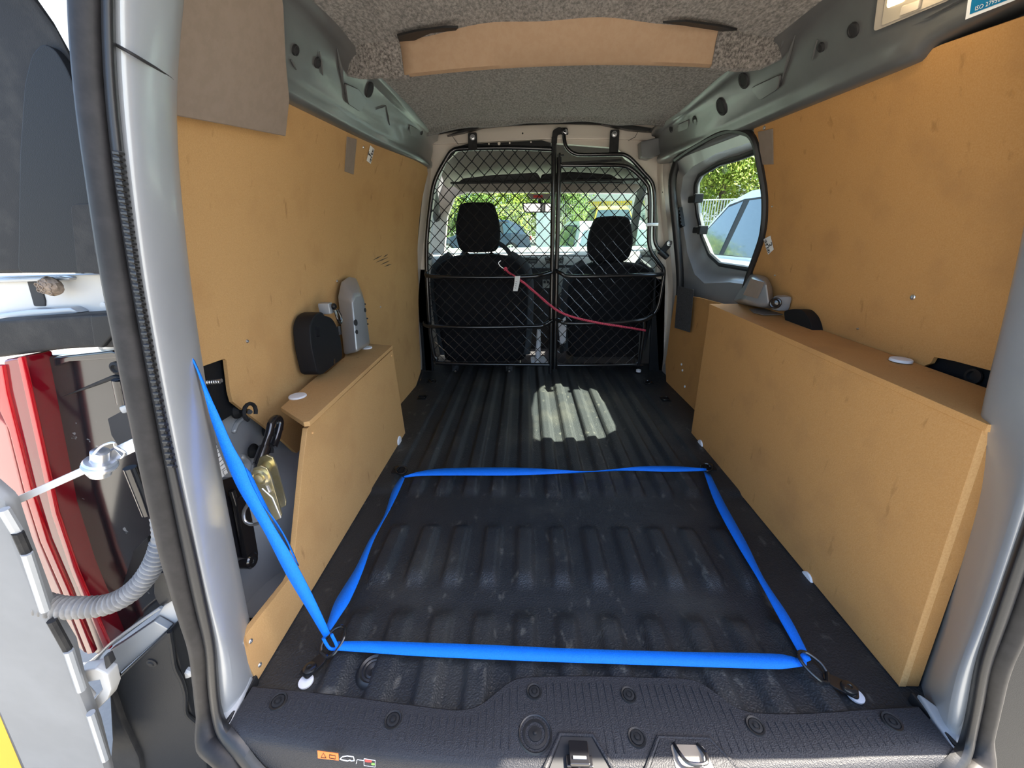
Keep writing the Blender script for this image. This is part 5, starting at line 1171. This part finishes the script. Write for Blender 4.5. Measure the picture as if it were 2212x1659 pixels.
# door check arm
ca = thing('door_check_arm', 'galvanised door check arm with pivot bolt crossing the tail lamp', 'door check', Q((215, 1025), .44))
mb = MB(); A, B, C_ = Q((4, 1096), .43), Q((190, 1012), .45), Q((312, 950), .47)
def flat(a, b, w_, t_):
    d_ = (b - a).normalized(); s_ = d_.cross(Vector((0, 1, 0))).normalized(); y_ = Vector((0, 1, 0)); return [p + s_ * sx + y_ * sy for p in (a, b) for sx in (-w_, w_) for sy in (-t_, t_)]
mb.hull(flat(A, B, .0052, .003)); mb.build('arm', 'white_paint', ca, bevel=.001)
mb = MB(); mb.hull(flat(Q((185, 1018), .448), Q((262, 976), .455), .008, .004)); mb.hull(flat(Q((240, 985), .455), C_, .009, .003)); mb.build('bracket', 'steel', ca, bevel=.001)
c = Q((216, 1000), .44); ax = (Q((216, 960), .44) - Q((216, 1040), .44)).normalized()
mb = MB(); mb.lathe(c, ax, [(.0, -.020), (.012, -.020), (.012, -.008), (.019, -.006), (.019, -.003), (.016, -.001), (.018, .002), (.016, .005), (.010, .006), (.010, .020), (.006, .022), (0, .022)], 20); mb.build('pivot_bolt', 'steel', ca, smooth=True)
mb = MB(); mb.tube(smoothpath([Q(q, .432) for q in [(193, 1022), (192, 1008), (200, 985), (218, 965), (245, 956), (250, 966), (270, 978), (262, 990)]], 4), .0016, 6); mb.build('spring_clip', 'steel', ca, smooth=True)
# corrugated conduit
cd_ = thing('cable_conduit', 'grey corrugated rubber conduit curving in front of the tail lamp', 'conduit', Q((230, 1330), .43))
cpts = smoothpath([Q(q, y) for q, y in [((92, 1304), .415), ((130, 1312), .415), ((180, 1312), .418), ((230, 1306), .425), ((275, 1285), .435), ((312, 1250), .445), ((338, 1205), .455), ((350, 1160), .465), ((346, 1115), .48)]], 12)
L = 0; rr = []
for i, p in enumerate(cpts):
    if i: L += (p - cpts[i - 1]).length
    rr.append(.0165 + .0018 * math.sin(L * 2 * math.pi / .0068))
# denser sampling so that the rings show
dense = []; drr = []; L = 0
for i in range(len(cpts) - 1):
    for k in range(4):
        p = cpts[i].lerp(cpts[i + 1], k / 4)
        if dense: L += (p - dense[-1]).length
        dense.append(p); s_ = max(0, 1 - max(0, L - .20) / .05); drr.append(.0150 + .0022 * math.sin(L * 2 * math.pi / .0080) * (1 if L < .235 else .15) - .002 * min(1, L / .3))
mb = MB(); mb.tube(dense, drr, 14); mb.build('hose', 'conduit', cd_, smooth=True, flat_angle=80)

# right side: body and bumper beyond the seal
o = slab('body_lower', [(2140, 1470), (2200, 1250), (2300, 1150), (2300, 1700), (2105, 1700)], .455, 'white_paint', None, .02, .004); tag(o, 'white painted body corner beyond the seal by the tall wood box', 'body panel')
rb2 = thing('rear_bumper', 'black plastic rear bumper corner beyond the tall wood box', 'bumper', Q((2190, 1659), .44))
slab('bumper_face', [(2142, 1520), (2150, 1480), (2168, 1455), (2185, 1420), (2196, 1380), (2230, 1340), (2300, 1340), (2300, 1720), (2115, 1720)], .435, 'black_plastic', rb2, .018, .006)
mb = MB(); mb.tube(smoothpath([Q(q, .432) for q in [(2142, 1560), (2148, 1490), (2168, 1455), (2185, 1420), (2196, 1385), (2235, 1340)]], 4), .004, 8); mb.build('edge_bead', 'black_plastic', rb2, smooth=True)

# ================================================================== OUTDOORS
SL = .028
def gz(x, y): return -.60 + SL * y
mb = MB(); mb.grid([[(x, y, gz(x, y)) for x in (-60, -10, 0, 10, 60)] for y in (-50, -5, 0, 10, 70)]); o = mb.build('floor_ground', 'asphalt'); struct(o, 'sunlit grey asphalt of the car park', 'ground')
mb = MB(); mb.prism([PZ(*q, -.58) for q in [(-200, 1400), (0, 1545), (90, 1760), (-100, 1800)]], (0, 0, .006)); o = mb.build('ground_marking', 'yellow'); tag(o, 'yellow painted marking on the ground below the open rear door', 'marking')
def car(name, label, x, y, rot, mpaint, L=4.3, Wd=1.78, H=1.5, wheelr=.31, cat='car', belt=.62):
    z0 = gz(x, y); t = thing(name, label, cat, (x, y, z0))
    hw = Wd / 2; l2 = L / 2; B = H * belt
    T = Matrix.Translation(Vector((x, y, z0))) @ Matrix.Rotation(rot, 4, 'Z')
    f = lambda p: T @ Vector(p)
    side = [(-l2, .38), (-l2 + .03, .30), (l2 - .05, .28), (l2, .42), (l2 - .02, .62), (l2 - .22, .72), (l2 - 1.0, B - .06), (l2 - 1.15, B), (-l2 + .55, B + .02), (-l2 + .12, B - .02), (-l2 + .02, .62)]
    mb = MB(); rows = []
    for v, wsc, zs in ((-hw, 1, 1), (-hw * .93, 1, 1), (0, 1, 1), (hw * .93, 1, 1), (hw, 1, 1)):
        k = .985 if abs(v) == hw else 1.0
        rows.append([f((px * k, v, .3 + (pz - .3) * (.985 if k < 1 else 1))) for px, pz in side])
    o_ = len(mb.v); mb.grid(rows, close=True); n = len(side); mb.f.append(tuple(range(n))); mb.f.append(tuple(4 * n + i for i in range(n))); mb.build('body', mpaint, t, smooth=True, flat_angle=50)
    gh = [(l2 - 1.2, B), (l2 - 1.75, H - .08), (l2 - 2.1, H), (-l2 + .9, H - .02), (-l2 + .45, H - .22), (-l2 + .2, B)]
    mb = MB(); rows = []
    for v, top in ((-1, 0), (-.0, 1), (1, 0)):
        rows.append([f((px, v * lerp(hw * .95, hw * .70, (pz - B) / (H - B)), pz)) for px, pz in gh])
    mb.grid(rows); 
    mb.f.append(tuple(range(len(gh)))); mb.f.append(tuple(2 * len(gh) + i for i in range(len(gh)))); mb.build('roof', mpaint, t, smooth=True, flat_angle=50)
    def gp_(px, pz, s): return f((px, s * (lerp(hw * .95, hw * .70, (pz - B) / (H - B)) + .008), pz))
    top = H - .09
    for s in (-1, 1):
        mb = MB(); mb.prism([gp_(*q, s) for q in [(l2 - 1.28, B + .015), (l2 - 1.78, top - .015), (l2 - 2.05, top + .02), (-l2 + .95, top), (-l2 + .45, B + .04)]], (f((0, 0, 0)) - f((0, s, 0))) * .003); mb.v = [v + (f((0, 0, 0)) - f((0, s, 0))) * .004 for v in mb.v]; mb.build('pillar_trim', 'cab_dark', t)
        for poly in ([(l2 - 1.32, B + .03), (l2 - 1.80, top - .04), (l2 - 2.05, top), (l2 - 2.12, B + .03)], [(l2 - 2.22, B + .03), (l2 - 2.17, top), (-l2 + 1.25, top - .02), (-l2 + 1.18, B + .03)], [(-l2 + 1.08, B + .03), (-l2 + 1.15, top - .03), (-l2 + .85, top - .05), (-l2 + .5, B + .05)]):
            mb = MB(); mb.prism([gp_(*q, s) for q in poly], (f((0, 0, 0)) - f((0, s, 0))) * .004); mb.build('side_window', 'car_glass', t)
    mb = MB(); mb.prism([f((l2 - 1.18, v * hw * .88, B + .03)) for v in (-1, 1)] + [f((l2 - 1.72, v * hw * .70, H - .07)) for v in (1, -1)], (f((1, 0, .6)) - f((0, 0, 0))) * .01); mb.build('windscreen', 'car_glass', t)
    mb = MB(); mb.prism([f((-l2 + .19, v * hw * .86, B + .05)) for v in (-1, 1)] + [f((-l2 + .47, v * hw * .72, H - .20)) for v in (1, -1)], (f((-1, 0, .4)) - f((0, 0, 0))) * .02); mb.build('rear_window', 'car_glass', t)
    for px in (l2 - .85, -l2 + .80):
        for s in (-1, 1):
            c = f((px, s * (hw - .1), wheelr)); ax = f((0, s, 0)) - f((0, 0, 0))
            mb = MB(); mb.lathe(c, ax, [(wheelr * .6, -.1), (wheelr, -.09), (wheelr, .09), (wheelr * .92, .11), (wheelr * .68, .11)], 24); wh = mb.build('wheel', 'tyre', t, smooth=True)
            mb = MB(); mb.lathe(c, ax, [(wheelr * .68, .112), (wheelr * .6, .10), (wheelr * .25, .115), (0, .12)], 24); mb.build('hubcap', 'steel', wh, smooth=True)
            for k in range(7):
                a = k * 2 * math.pi / 7; u_ = ax.orthogonal().normalized(); v_ = ax.cross(u_).normalized(); p = c + ax * .112 + (u_ * math.cos(a) + v_ * math.sin(a)) * wheelr * .45
                mb = MB(); mb.lathe(p, ax, [(wheelr * .10, -.01), (wheelr * .10, .004), (0, .004)], 8); mb.build('hub_slot', 'tyre', wh)
    for s in (-1, 1):
        mb = MB(); mb.box((-.02, -.14, -.07), (.02, .14, .07)); mb.v = [f((-l2 + .02, s * hw * .82, .75)) + (T.to_3x3() @ v) for v in mb.v]; mb.build('tail_light', 'red_print', t)
    return t
car('parked_car', 'white parked car filling the sliding door window', 2.75, 4.15, math.pi / 2, 'car_white', 4.4, 1.8, 1.62, .33)
car('parked_car', 'second pale parked car beyond the white car at the side window', 5.6, 7.6, math.pi / 2, 'car_white', 4.4, 1.8, 1.6, .33)
p = PY(1095, 520, 17.0); car('parked_car', 'dark blue parked car with pale hubcaps beyond the windscreen', p.x - 1.1, 17.0, math.pi, 'car_blue', 4.2, 1.75, 1.45)
p = PY(1290, 520, 9.0); car('parked_car', 'pale grey parked car ahead of the passenger side', p.x, 9.5, math.pi / 2 + .1, 'car_white', 4.2, 1.75, 1.35)
p = PY(1268, 490, 20.0); car('parked_van', 'yellow vehicle by the white building beyond the windscreen', p.x + 1.0, 21.0, math.pi * .5, 'car_yellow', 4.8, 1.9, 1.95)
# white post in front
p = PY(1176, 540, 7.0); mb = MB(); b0 = Vector((p.x, 7.0, gz(p.x, 7))); mb.prism([b0 + Vector((sx * .14, sy * .10, 0)) for sx, sy in ((-1, -1), (1, -1), (1, 1), (-1, 1))], (0, 0, PY(1176, 455, 7).z - b0.z)); o = mb.build('white_post', 'facade', bevel=.01); tag(o, 'square pale post standing in front of the windscreen', 'post')
# white building
wbld = thing('white_building', 'white flat building with yellow band beyond the fence', 'building', (PY(1300, 500, 30).x, 30, gz(0, 30)))
a, b = PY(1242, 430, 30), PY(1420, 430, 30); mb = MB(); mb.box((a.x, 30, gz(0, 30)), (b.x + 8, 36, a.z + 1.0)); mb.build('wall', 'facade', wbld)
z1 = PY(1242, 436, 29.9).z; mb = MB(); mb.box((a.x + .05, 29.9, z1 - .25), (b.x + 7.9, 30, z1)); mb.build('yellow_band', 'car_yellow', wbld)
for k in range(4):
    x0 = a.x + .8 + k * 2.0; mb = MB(); mb.box((x0, 29.93, z1 - 2.6), (x0 + 1.2, 30.0, z1 - .9)); wn_ = mb.build('window', 'car_glass', wbld)
# wire fence in front of the building and trees
fn = thing('panel_fence', 'tall pale green wire panel fence beyond the windscreen', 'fence', (0, 24, gz(0, 24)))
zt_, zb_ = PY(1220, 434, 24).z, gz(0, 24)
x0, x1 = PY(1205, 434, 24).x, PY(1440, 434, 24).x
mb = MB(); k = x0
while k < x1: mb.box((k - .012, 23.99, zb_), (k + .012, 24.01, zt_)); k += .13
for hz_ in (.08, .3, .5, .7, .92): mb.box((x0, 23.985, lerp(zb_, zt_, hz_) - .012), (x1, 24.015, lerp(zb_, zt_, hz_) + .012))
ob = mb.build('wire_panel', 'fence', fn, weld=False); ob['kind'] = 'stuff'
k = x0
while k < x1: mb = MB(); mb.box((k - .04, 23.97, zb_), (k + .04, 24.05, zt_ + .1)); mb.build('post', 'fence', fn); k += 2.5
f2 = thing('panel_fence', 'long low wire panel fence below the trees at the side window', 'fence', (7.5, 11.8, gz(0, 11.8)))
A = Vector((4.4, 13.2, 0)); Bv = Vector((10.5, 10.4, 0)); n = 46; mb = MB()
for i in range(n * 2):
    p = A.lerp(Bv, i / (n * 2)); g = gz(p.x, p.y); mb.box((p.x - .012, p.y - .012, g), (p.x + .012, p.y + .012, g + 1.9))
for hz_ in (.1, .7, 1.3, 1.88):
    mb.tube([A + Vector((0, 0, gz(0, A.y) + hz_)), Bv + Vector((0, 0, gz(0, Bv.y) + hz_))], .02, 5)
ob = mb.build('wire_panel', 'fence', f2, weld=False); ob['kind'] = 'stuff'
# trees
def tree(label, x, y, h, r, nleaf, leafm, seed, low=.12):
    rnd = random.Random(seed); z0 = gz(x, y); t = thing('tree', label, 'tree', (x, y, z0), None)
    mb = MB(); pth = [Vector((x, y, z0)), Vector((x + .1, y, z0 + h * .3)), Vector((x - .05, y + .1, z0 + h * .7))]; mb.tube(smoothpath(pth, 4), [.16 - .012 * i for i in range(9)], 8); 
    tr = mb.build('trunk', 'bark', t, smooth=True)
    for k in range(6):
        a = k * 1.05; b0 = Vector((x, y, z0 + h * (.25 + .07 * k))); mb = MB(); mb.tube([b0, b0 + Vector((math.cos(a) * r * .4, math.sin(a) * r * .4, h * .12)), b0 + Vector((math.cos(a) * r * .75, math.sin(a) * r * .75, h * .2))], [.07, .045, .02], 6); mb.build('branch', 'bark', t, smooth=True)
    blobs = [(Vector((x + rnd.uniform(-.6, .6) * r, y + rnd.uniform(-.6, .6) * r, z0 + h * rnd.uniform(low + .12, .92))), r * rnd.uniform(.28, .5)) for _ in range(26)]
    mb = MB(); vs = []; fs = []
    for i in range(nleaf):
        c, br_ = blobs[rnd.randrange(len(blobs))]
        d = Vector((rnd.gauss(0, 1), rnd.gauss(0, 1), rnd.gauss(0, 1))).normalized() * br_ * rnd.uniform(.55, 1.05)
        p = c + d
        if p.z < z0 + h * low: continue
        u = Vector((rnd.gauss(0, 1), rnd.gauss(0, 1), rnd.gauss(0, 1))).normalized(); v = u.orthogonal().normalized(); s_ = rnd.uniform(.035, .075) * (1 + r * .12)
        o_ = len(vs); vs += [p - u * s_, p + v * s_ * .55, p + u * s_, p - v * s_ * .55]; fs.append((o_, o_ + 1, o_ + 2, o_ + 3))
    mb.v = vs; mb.f = fs; ob = mb.build('foliage', leafm, t, weld=False); ob['kind'] = 'stuff'
    return t
tree('bright green leafy tree right behind the white car at the side window', 7.0, 15.8, 5.6, 2.1, 16000, 'leaf', 1)
tree('tall yellow green tree behind the side window fence', 9.8, 17.0, 6.8, 2.3, 18000, 'leaf', 2)
tree('dense green tree at the far end of the side window fence', 12.6, 15.4, 6.5, 2.3, 16000, 'leaf', 3)
tree('dark green tree closing the view past the passenger window', 9.5, 21.0, 6.5, 2.6, 12000, 'leaf_dark', 4)
pxs = [(1000, 24, 'leafy green tree behind the driver headrest'), (1060, 25, 'broad green tree behind the dark blue car'), (1120, 27.5, 'yellow green tree above the boot of the dark blue car'), (1215, 27, 'dark green tree behind the fence beside the pale post'), (930, 23, 'green tree outside the driver side window')]
for i, (px, yy, lab) in enumerate(pxs):
    p = PY(px, 500, yy); tree(lab, p.x, yy, 6.0, 2.7, 14000, 'leaf' if i in (1, 2, 4) else 'leaf_dark', 20 + i, .04)

# ================================================================== BODY CORNERS BEHIND THE SEAL (close the gap between pillar and outer skin)
for s, nm, lab in ((-1, 'trim_19', 'painted body corner behind the tail lamp parts'), (1, 'trim_20', 'painted body corner outside the seal by the tall wood box')):
    zs_ = [-.30, 0, .3, .6, .8, .95, 1.06, 1.16, 1.24]
    inn = [.69, .69, .68, .67, .65, .62, .60, .585, .57]; rows = []
    for z, xi in zip(zs_, inn):
        xo = interp(WT, z) + (.095 if s < 0 else .075)
        rows.append([Vector((s * xi, .565 + .03 * z, z)), Vector((s * lerp(xi, xo, .6), .565 + .03 * z, z)), Vector((s * xo, .60 + .03 * z, z)), Vector((s * (xo + .004), .66, z))])
    mb = MB(); mb.grid(rows); o = mb.build(nm, 'white_paint' if s < 0 else 'silver_paint', smooth=True); struct(o, lab, 'van body')
    md = o.modifiers.new('t', 'SOLIDIFY'); md.thickness = .004
mb = MB(); mb.box((-.60, .37, -.34), (.60, .50, -.15)); o = mb.build('trim_21', 'black_plastic', bevel=.02); struct(o, 'black plastic bumper beam below the rear sill', 'bumper')
